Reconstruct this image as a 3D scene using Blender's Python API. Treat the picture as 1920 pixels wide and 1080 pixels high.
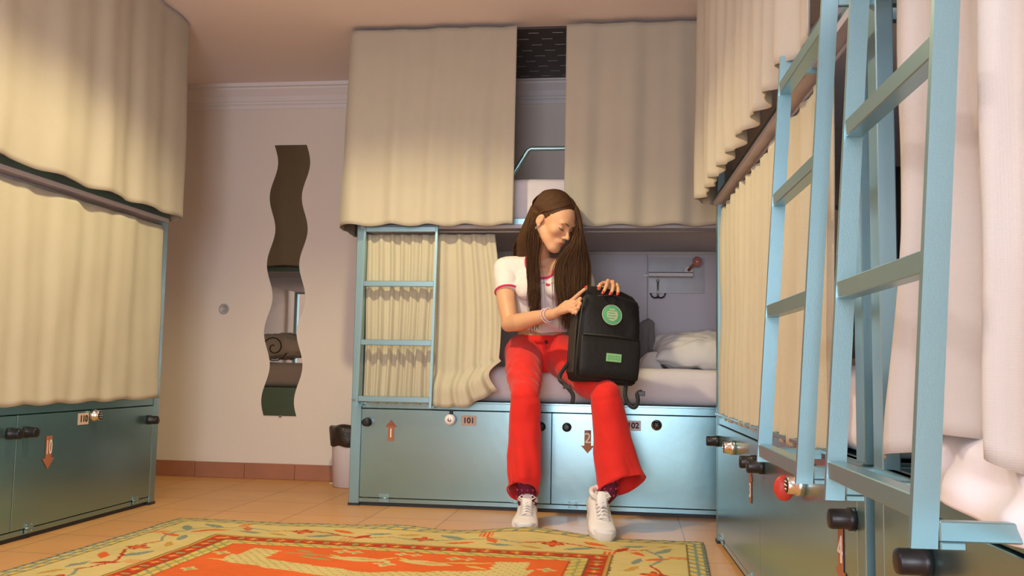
import bpy, bmesh, math, random
from math import sin, cos, pi, radians as rad
from mathutils import Vector as V, Matrix, noise
for o in list(bpy.data.objects): bpy.data.objects.remove(o)
S = bpy.context.scene
C = S.collection
# ------------------------------------------------------------------ camera
F, YAW, PITCH, ROLL = 1733.24, .1297, .0878, .0182
CAM = V((0, 0, .65))
_f = V((-sin(YAW)*cos(PITCH), cos(YAW)*cos(PITCH), sin(PITCH)))
_r = V((cos(YAW), sin(YAW), 0)); _u = _r.cross(_f)
R_ = cos(ROLL)*_r+sin(ROLL)*_u; U_ = -sin(ROLL)*_r+cos(ROLL)*_u
cd = bpy.data.cameras.new('camera'); cam = bpy.data.objects.new('camera', cd); C.objects.link(cam)
m = Matrix((R_, U_, -_f)).transposed().to_4x4(); m.translation = CAM
cam.matrix_world = m
cd.sensor_width = 36; cd.lens = 36*F/1920; cd.clip_start = .02
S.camera = cam
# ------------------------------------------------------------------ look
S.view_settings.view_transform = 'Standard'; S.view_settings.look = 'None'
S.view_settings.exposure = 0.06; S.view_settings.gamma = 1
S.view_settings.use_curve_mapping = False
w = bpy.data.worlds.new('world'); S.world = w; w.use_nodes = True
w.node_tree.nodes['Background'].inputs[0].default_value = (.55, .62, .8, 1)
w.node_tree.nodes['Background'].inputs[1].default_value = .4
# ------------------------------------------------------------------ lights
def lamp(name, kind, loc, energy, color, aim=None, **k):
    l = bpy.data.lights.new(name, kind); l.energy = energy; l.color = color
    for a, b in k.items(): setattr(l, a, b)
    o = bpy.data.objects.new(name, l); o.location = loc; C.objects.link(o)
    if aim is not None: o.rotation_euler = (V(aim)-V(loc)).to_track_quat('-Z', 'Y').to_euler()
    return o
LX, LY = -1.05, 3.0
lamp('ceiling_lamp_light', 'SPOT', (LX, LY, 2.215), 80, (1.0, .84, .44), (LX, LY, 0),
     spot_size=rad(142), spot_blend=.40, shadow_soft_size=.035)
lamp('ceiling_lamp_glow', 'AREA', (LX, LY, 2.20), 6, (1.0, .84, .66), (LX, LY, 0), shape='DISK', size=.14)
lamp('ceiling_fill_light', 'POINT', (-1.15, .55, 1.98), 21, (1.0, .89, .90), shadow_soft_size=.09)  # fill from the added globe lamp, brightens the ceiling nearby
lamp('window_daylight', 'AREA', (-.35, -1.42, 1.08), 82, (.86, .89, 1.0), (-.2, 3, 1.05), shape='RECTANGLE', size=1.15, size_y=1.65)
# ------------------------------------------------------------------ materials
def mat(name, col, rough=.6, metal=0, bump=None, var=None, coat=0, spec=.5, sheen=0, trans=0, ior=1.45, alpha=1, attr=None, emit=0, sss=0):
    """bump=(scale, strength[, detail]) ; var=(scale, amount) changes the colour a little"""
    M = bpy.data.materials.new(name); M.use_nodes = True
    n = M.node_tree.nodes; L = M.node_tree.links; b = n['Principled BSDF']
    b.inputs['Base Color'].default_value = (*col, 1); b.inputs['Roughness'].default_value = rough
    b.inputs['Metallic'].default_value = metal; b.inputs['Coat Weight'].default_value = coat
    b.inputs['Specular IOR Level'].default_value = spec; b.inputs['Sheen Weight'].default_value = sheen
    b.inputs['Transmission Weight'].default_value = trans; b.inputs['IOR'].default_value = ior
    b.inputs['Alpha'].default_value = alpha
    b.inputs['Coat Roughness'].default_value = .15
    if sss: b.inputs['Subsurface Weight'].default_value = sss; b.inputs['Subsurface Radius'].default_value = (.012, .005, .003); b.inputs['Subsurface Scale'].default_value = 1
    if emit: b.inputs['Emission Color'].default_value = (*col, 1); b.inputs['Emission Strength'].default_value = emit
    tc = n.new('ShaderNodeTexCoord')
    if attr:
        a = n.new('ShaderNodeAttribute'); a.attribute_name = attr; L.new(a.outputs['Color'], b.inputs['Base Color'])
    if var:
        nz = n.new('ShaderNodeTexNoise'); nz.inputs['Scale'].default_value = var[0]; nz.inputs['Detail'].default_value = 5
        mx = n.new('ShaderNodeMix'); mx.data_type = 'RGBA'
        mx.inputs[6].default_value = (*[max(0, c*(1-var[1])) for c in col], 1)
        mx.inputs[7].default_value = (*[min(1, c*(1+var[1])) for c in col], 1)
        L.new(tc.outputs['Object'], nz.inputs['Vector']); L.new(nz.outputs['Fac'], mx.inputs[0]); L.new(mx.outputs[2], b.inputs['Base Color'])
    if bump:
        nz = n.new('ShaderNodeTexNoise'); nz.inputs['Scale'].default_value = bump[0]; nz.inputs['Detail'].default_value = bump[2] if len(bump) > 2 else 3
        bp = n.new('ShaderNodeBump'); bp.inputs['Strength'].default_value = bump[1]; bp.inputs['Distance'].default_value = .002
        L.new(tc.outputs['Object'], nz.inputs['Vector']); L.new(nz.outputs['Fac'], bp.inputs['Height']); L.new(bp.outputs['Normal'], b.inputs['Normal'])
    return M
def weave(name, col, rough=.9, scale=1100, strength=.10, sheen=.2, var=.05):
    M = mat(name, col, rough, sheen=sheen, var=(9, var)); n = M.node_tree.nodes; L = M.node_tree.links
    tc = n.new('ShaderNodeTexCoord'); b = n['Principled BSDF']
    hs = []
    for d in ('X', 'Z'):
        wv = n.new('ShaderNodeTexWave'); wv.bands_direction = d; wv.inputs['Scale'].default_value = scale/10; wv.inputs['Distortion'].default_value = 2
        wv.inputs['Detail'].default_value = 2
        L.new(tc.outputs['Object'], wv.inputs['Vector']); hs.append(wv)
    ad = n.new('ShaderNodeMath'); L.new(hs[0].outputs['Fac'], ad.inputs[0]); L.new(hs[1].outputs['Fac'], ad.inputs[1])
    nz = n.new('ShaderNodeTexNoise'); nz.inputs['Scale'].default_value = 14; nz.inputs['Detail'].default_value = 6
    L.new(tc.outputs['Object'], nz.inputs['Vector'])
    a2 = n.new('ShaderNodeMath'); a2.operation = 'MULTIPLY_ADD'; a2.inputs[1].default_value = 3.0
    L.new(nz.outputs['Fac'], a2.inputs[0]); L.new(ad.outputs[0], a2.inputs[2])
    bp = n.new('ShaderNodeBump'); bp.inputs['Strength'].default_value = strength; bp.inputs['Distance'].default_value = .0015
    L.new(a2.outputs[0], bp.inputs['Height']); L.new(bp.outputs['Normal'], b.inputs['Normal'])
    return M
M = {}
M['wall'] = mat('wall_paint', (.81, .73, .66), .85, bump=(60, .25), var=(2.5, .04))
M['ceiling'] = mat('ceiling_paint', (.88, .79, .78), .9, bump=(50, .15))
M['white_trim'] = mat('plaster_moulding', (.80, .76, .76), .6)
M['teal'] = mat('teal_enamel', (.27, .45, .50), .36, .86, bump=(420, .06, 3), var=(6, .08), coat=.2)
M['teal_door'] = mat('teal_enamel_door', (.27, .46, .50), .26, .90, bump=(22, .10, 3), var=(3.5, .08), coat=.2)
M['dark_edge'] = mat('dark_metal_plinth', (.02, .025, .03), .5)
M['curtain'] = weave('cream_linen', (.455, .415, .335))
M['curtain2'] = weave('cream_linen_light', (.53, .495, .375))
M['curtain_lit'] = weave('cream_linen_lit', (.57, .53, .49))  # same linen, its colour lightened to paint in the bright light near the camera
M['sheet'] = mat('white_cotton', (.80, .76, .79), .9, bump=(35, .5, 5), sheen=.2)
M['pillow'] = mat('pillow_cotton', (.84, .82, .80), .9, bump=(30, .6, 5), sheen=.2)
M['black'] = mat('black_plastic', (.012, .012, .014), .35)
M['chrome'] = mat('chrome', (.75, .73, .7), .18, 1)
M['steel'] = mat('brushed_steel', (.5, .5, .5), .35, 1)
M['glass_knob'] = mat('clear_knob', (.85, .82, .85), .1, coat=.6)
M['plate'] = mat('number_plate_brass', (.62, .47, .36), .5)
M['plate_white'] = mat('number_plate_white', (.80, .80, .88), .4)
M['ink'] = mat('black_ink', (.01, .01, .01), .6)
M['rust'] = mat('rust_sticker', (.36, .13, .07), .6)
M['cream_ink'] = mat('cream_ink', (.75, .72, .62), .6)
M['terracotta'] = mat('terracotta_skirting', (.40, .17, .10), .55, bump=(40, .4), var=(7, .18))
M['dark_panel'] = mat('dark_ceiling_panel', (.055, .045, .04), .5, bump=(60, .3))
M['grey_plastic'] = mat('grey_plastic', (.35, .33, .33), .5)
M['lilac'] = mat('lilac_board', (.56, .54, .60), .6, bump=(40, .2))
M['bin'] = mat('white_bin_plastic', (.72, .66, .70), .4)
M['liner'] = mat('dark_bin_liner', (.035, .025, .02), .35, bump=(70, 1.0))
M['red_tag'] = mat('red_tag', (.6, .05, .03), .4)
M['grey_cloth'] = mat('grey_cloth', (.20, .19, .20), .9, bump=(60, .6))
# ------------------------------------------------------------------ mesh builder
class MB:
    def __init__(s): s.v = []; s.f = []; s.m = []; s.s = []
    def add(s, vs, fs, mi=0, sm=False, X=None):
        b = len(s.v)
        for p in vs:
            p = V(p)
            s.v.append(X @ p if X is not None else p)
        for f in fs: s.f.append([b+i for i in f]); s.m.append(mi); s.s.append(sm)
        return s
    def bm(s, bm, mi=0, sm=False, X=None):
        bm.verts.index_update()
        s.add([v.co.copy() for v in bm.verts], [[v.index for v in f.verts] for f in bm.faces], mi, sm, X); bm.free(); return s
    def box(s, x0, y0, z0, x1, y1, z1, bev=0, mi=0, X=None, seg=1):
        x0, x1 = min(x0, x1), max(x0, x1); y0, y1 = min(y0, y1), max(y0, y1); z0, z1 = min(z0, z1), max(z0, z1)
        bm = bmesh.new(); bmesh.ops.create_cube(bm, size=1)
        for v in bm.verts: v.co = V((x0+(v.co.x+.5)*(x1-x0), y0+(v.co.y+.5)*(y1-y0), z0+(v.co.z+.5)*(z1-z0)))
        if bev: bmesh.ops.bevel(bm, geom=bm.edges[:], offset=min(bev, .45*min(x1-x0, y1-y0, z1-z0)), segments=seg, affect='EDGES', profile=.5)
        return s.bm(bm, mi, seg > 1, X)
    def loft(s, rings, mi=0, sm=True, cap=True, X=None):
        n = len(rings[0]); vs = [p for r in rings for p in r]; fs = []
        for i in range(len(rings)-1):
            for j in range(n):
                k = (j+1) % n; fs.append([i*n+j, i*n+k, (i+1)*n+k, (i+1)*n+j])
        if cap:
            for i, rv in ((0, True), (len(rings)-1, False)):
                c = sum((V(p) for p in rings[i]), V())/n; vs.append(c); ci = len(vs)-1
                for j in range(n):
                    k = (j+1) % n
                    fs.append([ci, i*n+k, i*n+j] if rv else [ci, i*n+j, i*n+k])
        return s.add(vs, fs, mi, sm, X)
    def tube(s, pts, r, n=10, mi=0, cap=True, up=None, X=None, sm=True):
        """r: number, or a list of numbers or (a, b) pairs; up fixes the b axis"""
        pts = [V(p) for p in pts]; N = len(pts)
        if not isinstance(r, (list, tuple)): r = [r]*N
        if len(r) != N:
            r0 = list(r); r = []
            for i in range(N):
                t = i/(N-1)*(len(r0)-1); a = min(int(t), len(r0)-2); r.append(r0[a]+(r0[a+1]-r0[a])*(t-a))
        u = V(up) if up is not None else None; rings = []
        for i in range(N):
            t = (pts[min(i+1, N-1)]-pts[max(i-1, 0)])
            t = t.normalized() if t.length > 1e-9 else V((0, 0, 1))
            if u is None: u = V((0, 0, 1)) if abs(t.z) < .9 else V((1, 0, 0))
            w_ = (u-t*u.dot(t))
            if w_.length < 1e-5: w_ = t.orthogonal()
            w_.normalize(); q = w_.cross(t)
            if up is None: u = w_
            a, b = r[i] if isinstance(r[i], (list, tuple)) else (r[i], r[i])
            rings.append([pts[i]+q*(a*cos(2*pi*j/n))+w_*(b*sin(2*pi*j/n)) for j in range(n)])
        return s.loft(rings, mi, sm, cap, X)
    def ell(s, c, r, rot=None, mi=0, nu=20, nv=12, X=None):
        if not isinstance(r, (list, tuple)): r = (r, r, r)
        B = Matrix.Translation(V(c)) @ (rot.to_4x4() if rot is not None else Matrix()) @ Matrix.Diagonal((*r, 1))
        if X is not None: B = X @ B
        vs = [V((0, 0, -1))]+[V((cos(2*pi*j/nu)*cos(a), sin(2*pi*j/nu)*cos(a), sin(a))) for i in range(1, nv) for a in [-pi/2+pi*i/nv] for j in range(nu)]+[V((0, 0, 1))]
        fs = []
        for j in range(nu):
            k = (j+1) % nu; fs.append([0, 1+k, 1+j])
            for i in range(nv-2): fs.append([1+i*nu+j, 1+i*nu+k, 1+(i+1)*nu+k, 1+(i+1)*nu+j])
            b = 1+(nv-2)*nu; fs.append([b+j, b+k, len(vs)-1])
        return s.add(vs, fs, mi, True, B)
    def lathe(s, prof, X=None, n=28, mi=0, cap=True, sm=True):
        return s.loft([[V((r*cos(2*pi*j/n), r*sin(2*pi*j/n), z)) for j in range(n)] for r, z in prof], mi, sm, cap, X)
    def prism(s, poly, h, X=None, mi=0):
        n = len(poly); vs = [V((x, y, 0)) for x, y in poly]+[V((x, y, h)) for x, y in poly]
        fs = [list(range(n))[::-1], list(range(n, 2*n))]+[[i, (i+1) % n, n+(i+1) % n, n+i] for i in range(n)]
        return s.add(vs, fs, mi, False, X)
    def text(s, body, size, X, mi=0, bold=.0, ext=.0006):
        c = bpy.data.curves.new('t', 'FONT'); c.body = body; c.size = size; c.align_x = 'CENTER'; c.align_y = 'CENTER'; c.extrude = ext; c.offset = bold
        o = bpy.data.objects.new('t', c); C.objects.link(o); dg = bpy.context.evaluated_depsgraph_get(); dg.update()
        me = bpy.data.meshes.new_from_object(o.evaluated_get(dg))
        s.add([v.co.copy() for v in me.vertices], [list(p.vertices) for p in me.polygons], mi, False, X)
        bpy.data.objects.remove(o); bpy.data.curves.remove(c); bpy.data.meshes.remove(me); return s
    def build(s, name, mats, parent=None, kind=None, fix=True):
        me = bpy.data.meshes.new(name); me.from_pydata([tuple(p) for p in s.v], [], s.f)
        if not isinstance(mats, (list, tuple)): mats = [mats]
        for k in mats: me.materials.append(M[k] if isinstance(k, str) else k)
        me.polygons.foreach_set('material_index', s.m); me.polygons.foreach_set('use_smooth', s.s)
        if fix:
            bm = bmesh.new(); bm.from_mesh(me); bmesh.ops.recalc_face_normals(bm, faces=bm.faces); bm.to_mesh(me); bm.free()
        me.update()
        o = bpy.data.objects.new(name, me); C.objects.link(o)
        if parent is not None: o.parent = parent
        if kind: o['kind'] = kind
        return o
def tag(o, label=None, cat=None, group=None, kind=None):
    if label: o['label'] = label
    if cat: o['category'] = cat
    if group: o['group'] = group
    if kind: o['kind'] = kind
    return o
def empty(name, loc=(0, 0, 0), rz=0, parent=None):
    o = bpy.data.objects.new(name, None); o.location = loc; o.rotation_euler = (0, 0, rz); o.empty_display_size = .1
    C.objects.link(o)
    if parent is not None: o.parent = parent
    return o
def struct(name, mb, mt): return mb.build(name, mt, None, 'structure')
def smoothstep(a, b, x):
    t = max(0, min(1, (x-a)/(b-a))); return t*t*(3-2*t)
def nz(*p): return noise.noise(V(p))
def at(px, py, Y):
    """the point at depth y = Y (metres into the room) on the line of sight of a spot in the 1920 x 1080 frame"""
    d = _f+R_*((px-960)/F)+U_*((540-py)/F); return CAM+d*((Y-CAM.y)/d.y)
def remesh(o, voxel, smooth=4, fac=.5):
    a = o.modifiers.new('r', 'REMESH'); a.mode = 'VOXEL'; a.voxel_size = voxel; a.use_smooth_shade = True
    if smooth: b = o.modifiers.new('s', 'SMOOTH'); b.iterations = smooth; b.factor = fac
    dg = bpy.context.evaluated_depsgraph_get(); dg.update()
    me = bpy.data.meshes.new_from_object(o.evaluated_get(dg)); old = o.data
    o.modifiers.clear(); mats = list(old.materials); o.data = me; me.name = o.name
    me.materials.clear()
    for k in mats: me.materials.append(k)
    for p in me.polygons: p.use_smooth = True; p.material_index = 0
    bpy.data.meshes.remove(old); return o
# ------------------------------------------------------------------ the room
XL, XR, YB, YF, ZC = -3.10, 1.32, 5.147, -1.5, 2.30
floor_m = mat('terracotta_floor_tile', (.60, .36, .20), .48, bump=(30, .08), coat=.15)
n = floor_m.node_tree.nodes; L = floor_m.node_tree.links; b = n['Principled BSDF']
tc = n.new('ShaderNodeTexCoord'); mp = n.new('ShaderNodeMapping'); mp.inputs['Location'].default_value = (-.21+.333*10, -.31+3.33, 0)
bk = n.new('ShaderNodeTexBrick'); bk.offset = 0; bk.squash = 1
bk.inputs['Scale'].default_value = 1; bk.inputs['Brick Width'].default_value = .333; bk.inputs['Row Height'].default_value = .333
bk.inputs['Mortar Size'].default_value = .0022; bk.inputs['Mortar Smooth'].default_value = .3
bk.inputs['Color1'].default_value = (.68, .345, .125, 1); bk.inputs['Color2'].default_value = (.72, .385, .145, 1); bk.inputs['Mortar'].default_value = (.26, .13, .06, 1)
nn = n.new('ShaderNodeTexNoise'); nn.inputs['Scale'].default_value = 5; nn.inputs['Detail'].default_value = 6
mx = n.new('ShaderNodeMix'); mx.data_type = 'RGBA'; mx.blend_type = 'MULTIPLY'; mx.inputs[0].default_value = .5
cr = n.new('ShaderNodeValToRGB'); cr.color_ramp.elements[0].color = (.7, .7, .7, 1); cr.color_ramp.elements[1].color = (1.15, 1.1, 1.05, 1)
L.new(tc.outputs['Object'], mp.inputs[0]); L.new(mp.outputs[0], bk.inputs['Vector']); L.new(tc.outputs['Object'], nn.inputs['Vector'])
L.new(nn.outputs['Fac'], cr.inputs[0]); L.new(bk.outputs['Color'], mx.inputs[6]); L.new(cr.outputs[0], mx.inputs[7]); L.new(mx.outputs[2], b.inputs['Base Color'])
M['floor'] = floor_m
struct('floor', MB().box(XL-.1, YF-.1, -.05, XR+.1, YB+.1, 0), 'floor')
struct('ceiling', MB().box(XL-.1, YF-.1, ZC, XR+.1, YB+.1, ZC+.05), 'ceiling')
struct('wall_back', MB().box(XL-.1, YB, 0, XR+.1, YB+.1, ZC), 'wall')
struct('wall_left', MB().box(XL-.1, YF-.1, 0, XL, YB, ZC), 'wall')
struct('wall_right', MB().box(XR, YF-.1, 0, XR+.1, YB, ZC), 'wall')
WX0, WX1, WZ0, WZ1 = -1.0, .3, .18, 1.98
wf = MB().box(XL, YF-.1, 0, WX0, YF, ZC).box(WX1, YF-.1, 0, XR, YF, ZC).box(WX0, YF-.1, 0, WX1, YF, WZ0).box(WX0, YF-.1, WZ1, WX1, YF, ZC)
struct('wall_front', wf, 'wall')
wd = MB()
for a in (WX0, WX1-.05, (WX0+WX1)/2-.02): wd.box(a, YF-.09, WZ0, a+.05, YF-.04, WZ1)
for a in (WZ0, WZ1-.05): wd.box(WX0, YF-.09, a, WX1, YF-.04, a+.05)
struct('window_1', wd, 'white_trim')
# skirting tiles: one strip with joints, mortar bead on top
sk = MB(); x = XL
k = 0
while x < XR:
    x1 = min(x+.30, XR); dz = .0015*nz(x*3, 0, 0)
    sk.box(x+.001, YB-.012, 0, x1-.001, YB, .088+dz, .002); x = x1
struct('baseboard_back', sk, 'terracotta')
def cornice(name, path):   # profile swept along the wall: path gives wall point and inward direction
    prof = [(0, 0), (.006, 0), (.008, .022), (.016, .028), (.016, .040), (.022, .044), (.034, .070), (.060, .098), (.066, .104), (.066, .114), (.082, .118), (.086, .137), (0, .137)]
    mb = MB(); rings = []
    for (x, y), (dx, dy) in path: rings.append([V((x+dx*a, y+dy*a, ZC-.137+h)) for a, h in prof])
    mb.loft(rings, sm=False); return struct(name, mb, 'white_trim')
cornice('trim_1', [((XL, YB), (0, -1)), ((XR, YB), (0, -1))])
cornice('trim_2', [((XL, YF), (1, 0)), ((XL, YB), (1, 0))])
cornice('trim_3', [((XR, YF), (-1, 0)), ((XR, YB), (-1, 0))])
# ceiling lamp out of the frame above the rug
cl = empty('ceiling_lamp', (LX, LY, 2.3)); tag(cl, 'round recessed downlight in the ceiling above the rug', 'ceiling light')
MB().lathe([(.075, 0), (.095, -.004), (.095, -.012), (.08, -.016), (.072, -.06), (.070, -.06), (.066, -.002)], n=32, cap=False).build('lamp_ring', 'white_trim', cl)
M['lit'] = mat('lit_diffuser', (1, .85, .6), emit=4)
MB().lathe([(.001, -.01), (.066, -.01)], n=32, cap=False).build('lamp_diffuser', 'lit', cl)

gl = empty('fill_lamp', (-1.15, .55, 2.3)); tag(gl, 'unseen fill lamp, added as a frosted globe on a short cord in front of the left bunk', 'pendant lamp')  # made-up lamp out of view, added to brighten the ceiling
M['frosted'] = mat('frosted_glass', (1, .95, .9), .5, emit=2.0)
MB().lathe([(.045, 0), (.045, -.012), (.01, -.02)], n=24).build('ceiling_rose', 'white_trim', gl)
MB().tube([(0, 0, -.01), (0, 0, -.19)], .004, 8).build('cord', 'white_trim', gl)
MB().lathe([(.012, -.185), (.05, -.19), (.105, -.235), (.112, -.25)], n=32, cap=False).build('shade_rim', 'frosted', gl)
# ------------------------------------------------------------------ bunk beds
ZM0, ZM1, ZU = .497, .667, 1.32          # mattress bottom and top, underside of the upper berth
def arrow(mb, cx, cz, h, up, txt, y=-.0015):
    s = 1 if up else -1; w_ = h*.58
    X = Matrix.Translation((cx, y, cz)) @ Matrix.Rotation(pi/2, 4, 'X')
    mb.prism([(-w_/4, -h/2*s), (w_/4, -h/2*s), (w_/4, h*.17*s), (w_/2, h*.17*s), (0, h/2*s), (-w_/2, h*.17*s), (-w_/4, h*.17*s)][::s], .0012, X)
    mb.text(txt, h*.62, Matrix.Translation((cx, y-.0018, cz-s*h*.14)) @ Matrix.Rotation(pi/2, 4, 'X') @ Matrix.Diagonal((.52 if len(txt) > 1 else 1, 1, 1, 1)), 1)
def knob(parent, x, z, kind='black', name='knob', y0=0):
    X = Matrix.Translation((x, y0, z)) @ Matrix.Rotation(pi/2, 4, 'X'); mb = MB()
    if kind == 'black':
        mb.lathe([(.021, 0), (.021, .012), (.0185, .014), (.0185, .042), (.017, .046), (.010, .047)], X)
        return mb.build(name, 'black', parent)
    if kind == 'lock':       # chrome cylinder with a black studded face
        mb.lathe([(.024, 0), (.024, .018), (.020, .020), (.020, .036), (.019, .038)], X)
        mb.lathe([(.0175, .0375), (.0175, .0395), (.004, .040)], X, mi=1)
        for k in range(7):
            a = k*2*pi/6; r = 0 if k == 6 else .010
            mb.ell((x+r*cos(a), y0-.040, z+r*sin(a)), .0022, mi=0, nu=8, nv=6)
        return mb.build(name, ['chrome', 'black'], parent)
    mb.lathe([(.016, 0), (.012, .010), (.021, .016), (.026, .028), (.024, .040), (.013, .044)], X)
    mb.lathe([(.010, .0435), (.008, .0465), (.002, .047)], X, mi=1)
    mb.box(x-.009, y0-.006, z+.014, x+.009, y0, z+.045, .002, mi=2)
    return mb.build(name, ['glass_knob', 'steel', 'black'], parent)
def ladder(bed, x0, x1, out_b=.06, out_t=.012, zt=1.33, rz=(.502, .765, 1.043, 1.305)):
    """x0..x1 outer width; leans from out_b in front of the berth at the foot to out_t at the head"""
    zb = .466
    def off(z): return out_b+(out_t-out_b)*(z-zb)/(zt-zb)
    mb = MB(); d = .028
    for x in (x0, x1-.011):
        vs = []
        for z in (zb, zt):
            for a, y in ((x, -off(z)-d), (x+.011, -off(z)-d), (x+.011, -off(z)), (x, -off(z))): vs.append((a, y, z))
        mb.add(vs, [[3, 2, 1, 0], [4, 5, 6, 7], [0, 1, 5, 4], [1, 2, 6, 5], [2, 3, 7, 6], [3, 0, 4, 7]])
    lad = mb.build('ladder', 'teal', bed)
    for z in rz:
        MB().box(x0+.011, -off(z)-d+.001, z-.013, x1-.011, -off(z)-.001, z+.013, .0015).build('rung', 'teal', lad)
    for x in (x0+.0, x1-.011):
        MB().box(x-.001, -off(.49), .474, x+.013, .0, .496, .0015).box(x-.004, -off(.49)+.0, .466, x+.016, -off(.49)+.026, .474, .001).build('bracket', 'teal', lad)
    if out_t > .02:
        for x in (x0+.0, x1-.011): MB().box(x+.001, -off(1.3), 1.300, x+.010, .0, 1.325, .0015).build('bracket', 'teal', lad)
    return lad
def bunk(label, ox, oy, rot, Ln=1.9, seam=.955, D=.86, lad=None, doors=(), guard=None, mirror=False):
    """local x along the front, y into the bed, z up"""
    b = empty('bunk_bed', (ox, oy, 0), rot); tag(b, label, 'bunk bed')
    for (x, y) in ((0, 0), (Ln-.05, 0), (0, D-.03), (Ln-.05, D-.03)):
        MB().box(x, y, .0, x+.05, y+.03, 2.22, .002).build('post', 'teal', b)
    MB().box(.05, .012, 0, Ln-.05, D-.02, .018).box(-.002, -.003, 0, .052, .033, .012).box(Ln-.052, -.003, 0, Ln+.002, .033, .012).build('plinth', 'dark_edge', b)
    lb = MB().box(.05, .003, .018, Ln-.05, .02, .036).box(.05, .003, .455, Ln-.05, .02, .497, .002)
    lb.box(.004, .03, .018, .02, D-.03, .497).box(Ln-.02, .03, .018, Ln-.004, D-.03, .497).box(.02, D-.03, .018, Ln-.02, D-.015, .497).box(.02, .02, .475, Ln-.02, D-.03, .490)
    lb.box(.0, -.004, .487, Ln, .03, .497, .002)
    lb.build('locker_body', 'teal_door', b)
    # upper berth
    uf = MB().box(.05, .0, 1.331, Ln-.05, .025, 1.362, .002).box(.05, D-.025, 1.331, Ln-.05, D, 1.36).box(0, .03, 1.300, .02, D-.03, 1.335).box(Ln-.02, .03, 1.300, Ln, D-.03, 1.335)
    uf.build('upper_frame', 'teal', b)
    MB().box(.02, -.012, 1.313, Ln-.02, D-.02, 1.330).build('upper_board', 'lilac', b)
    MB().tube([(.05, .016, 1.300), (Ln-.05, .016, 1.300)], .004).build('curtain_rod', 'grey_plastic', b)
    e = .003
    for i, (a, c) in enumerate(((.052, seam-e/2), (seam+e/2, Ln-.052))):
        dm = MB().box(a, 0, .040, c, .012, .452, .0015)
        d = dm.build('locker_door', 'teal_door', b)
        for hx in (a+.12, c-.16) if i == 0 else (a+.10, c-.12):
            h = MB().box(hx-.024, -.002, .020, hx+.024, 0, .037).box(hx-.024, -.002, .041, hx+.024, 0, .058).tube([(hx-.022, -.003, .039), (hx+.022, -.003, .039)], .0035, 8)
            for q in (-.016, .016):
                for z in (.028, .05): h.ell((hx+q, -.002, z), .0025, nu=8, nv=6, mi=1)
            h.build('hinge', ['teal', 'steel'], d)
        sp = doors[i] if i < len(doors) else {}
        for kx in sp.get('knobs', ()): knob(d, kx, .390)
        if 'lock' in sp: knob(d, sp['lock'][0], sp['lock'][1], sp['lock'][2], 'lock')
        if 'arrow' in sp:
            am = MB(); arrow(am, *sp['arrow']); am.build('arrow_sticker', ['rust', 'cream_ink'], d)
        if 'plate' in sp:
            x, z, t, pm = sp['plate']; pb = MB().box(x-.035, -.003, z-.023, x+.035, 0, z+.023, .001)
            pb.text(t, .036, Matrix.Translation((x, -.0038, z)) @ Matrix.Rotation(pi/2, 4, 'X'), 1, .0009).build('number_plate', [pm, 'ink'], d)
    if lad: ladder(b, *lad)
    if guard:
        g0, g1 = guard
        MB().tube([(g0, .018, 1.33), (g0, .018, 1.555), (g0+.03, .018, 1.60), (g0+.085, .018, 1.69), (g0+.10, .018, 1.70), (g1, .018, 1.70), (g1, .018, 1.33)], .011, 10).build('guard_rail', 'teal', b)
    return b
# centre bunk, facing the camera
cb = bunk('teal bunk bed against the far wall with lockers 101 and 102', -1.318, 4.29, 0, 1.9, .955, lad=(.045, .405),
     doors=({'knobs': (.083, .907), 'arrow': (.196, .353, .098, True, '1'), 'lock': (.483, .412, 'glass'), 'plate': (.567, .408, '101', 'plate')},
            {'knobs': (1.025,), 'arrow': (1.121, .326, .105, False, '2'), 'plate': (1.327, .404, '102', 'plate_white'), 'lock': (1.432, .410, 'lock')}), guard=(.735, 1.45))
# left bunk faces +x (local x = world y)
lb_ = bunk('bunk bed along the left side with dark lit teal lockers and plate 110', -2.19, 2.16, pi/2, 1.95, .94, lad=None,
     doors=({'knobs': (.90, .10)}, {'knobs': (.99, 1.86), 'arrow': (1.13, .305, .125, False, '10'), 'plate': (1.345, .42, '110', 'plate'), 'lock': (1.405, .432, 'lock')}))
RA = -pi/2+.038
def rloc(d, e=0):     # point d metres along the right hand front plane from its far end, e metres out of it
    dx, dy = sin(.038), -cos(.038); return (.33+dx*d-cos(.038)*e, 3.73+dy*d-sin(.038)*e)
ra = bunk('farther right bunk bed, its curtain drawn and ladder at its near end', .33, 3.73, RA, 2.02, .97, lad=(1.70, 2.09, .104, .050, 1.34, (.490, .783, 1.022, 1.268)),
     doors=({'knobs': (.075, .90), 'arrow': (.82, .31, .10, True, '3'), 'lock': (.50, .40, 'lock')}, {'knobs': (1.03, 1.955), 'arrow': (1.86, .30, .12, False, '4'), 'lock': (1.54, .40, 'lock')}))
x_, y_ = rloc(2.075)
rb = bunk('nearest bunk bed on the right side, its post and ladder close to the camera', x_, y_, RA, 2.02, .97, lad=(.205, .59, .104, .050, 1.34, (.510, .778, 1.025, 1.275)),
     doors=({'knobs': (.26, .90), 'arrow': (.25, .29, .12, True, '5')}, {'knobs': (1.03, 1.90), 'arrow': (1.2, .31, .12, True, '6')}))
tg = MB().ell(rloc(1.47, .030)+(.385,), (.024, .013, .030)).build('red_key_tag', 'red_tag')
tag(tg, 'red plastic key tag on a locker knob behind the far ladder on the right', 'key tag')

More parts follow.
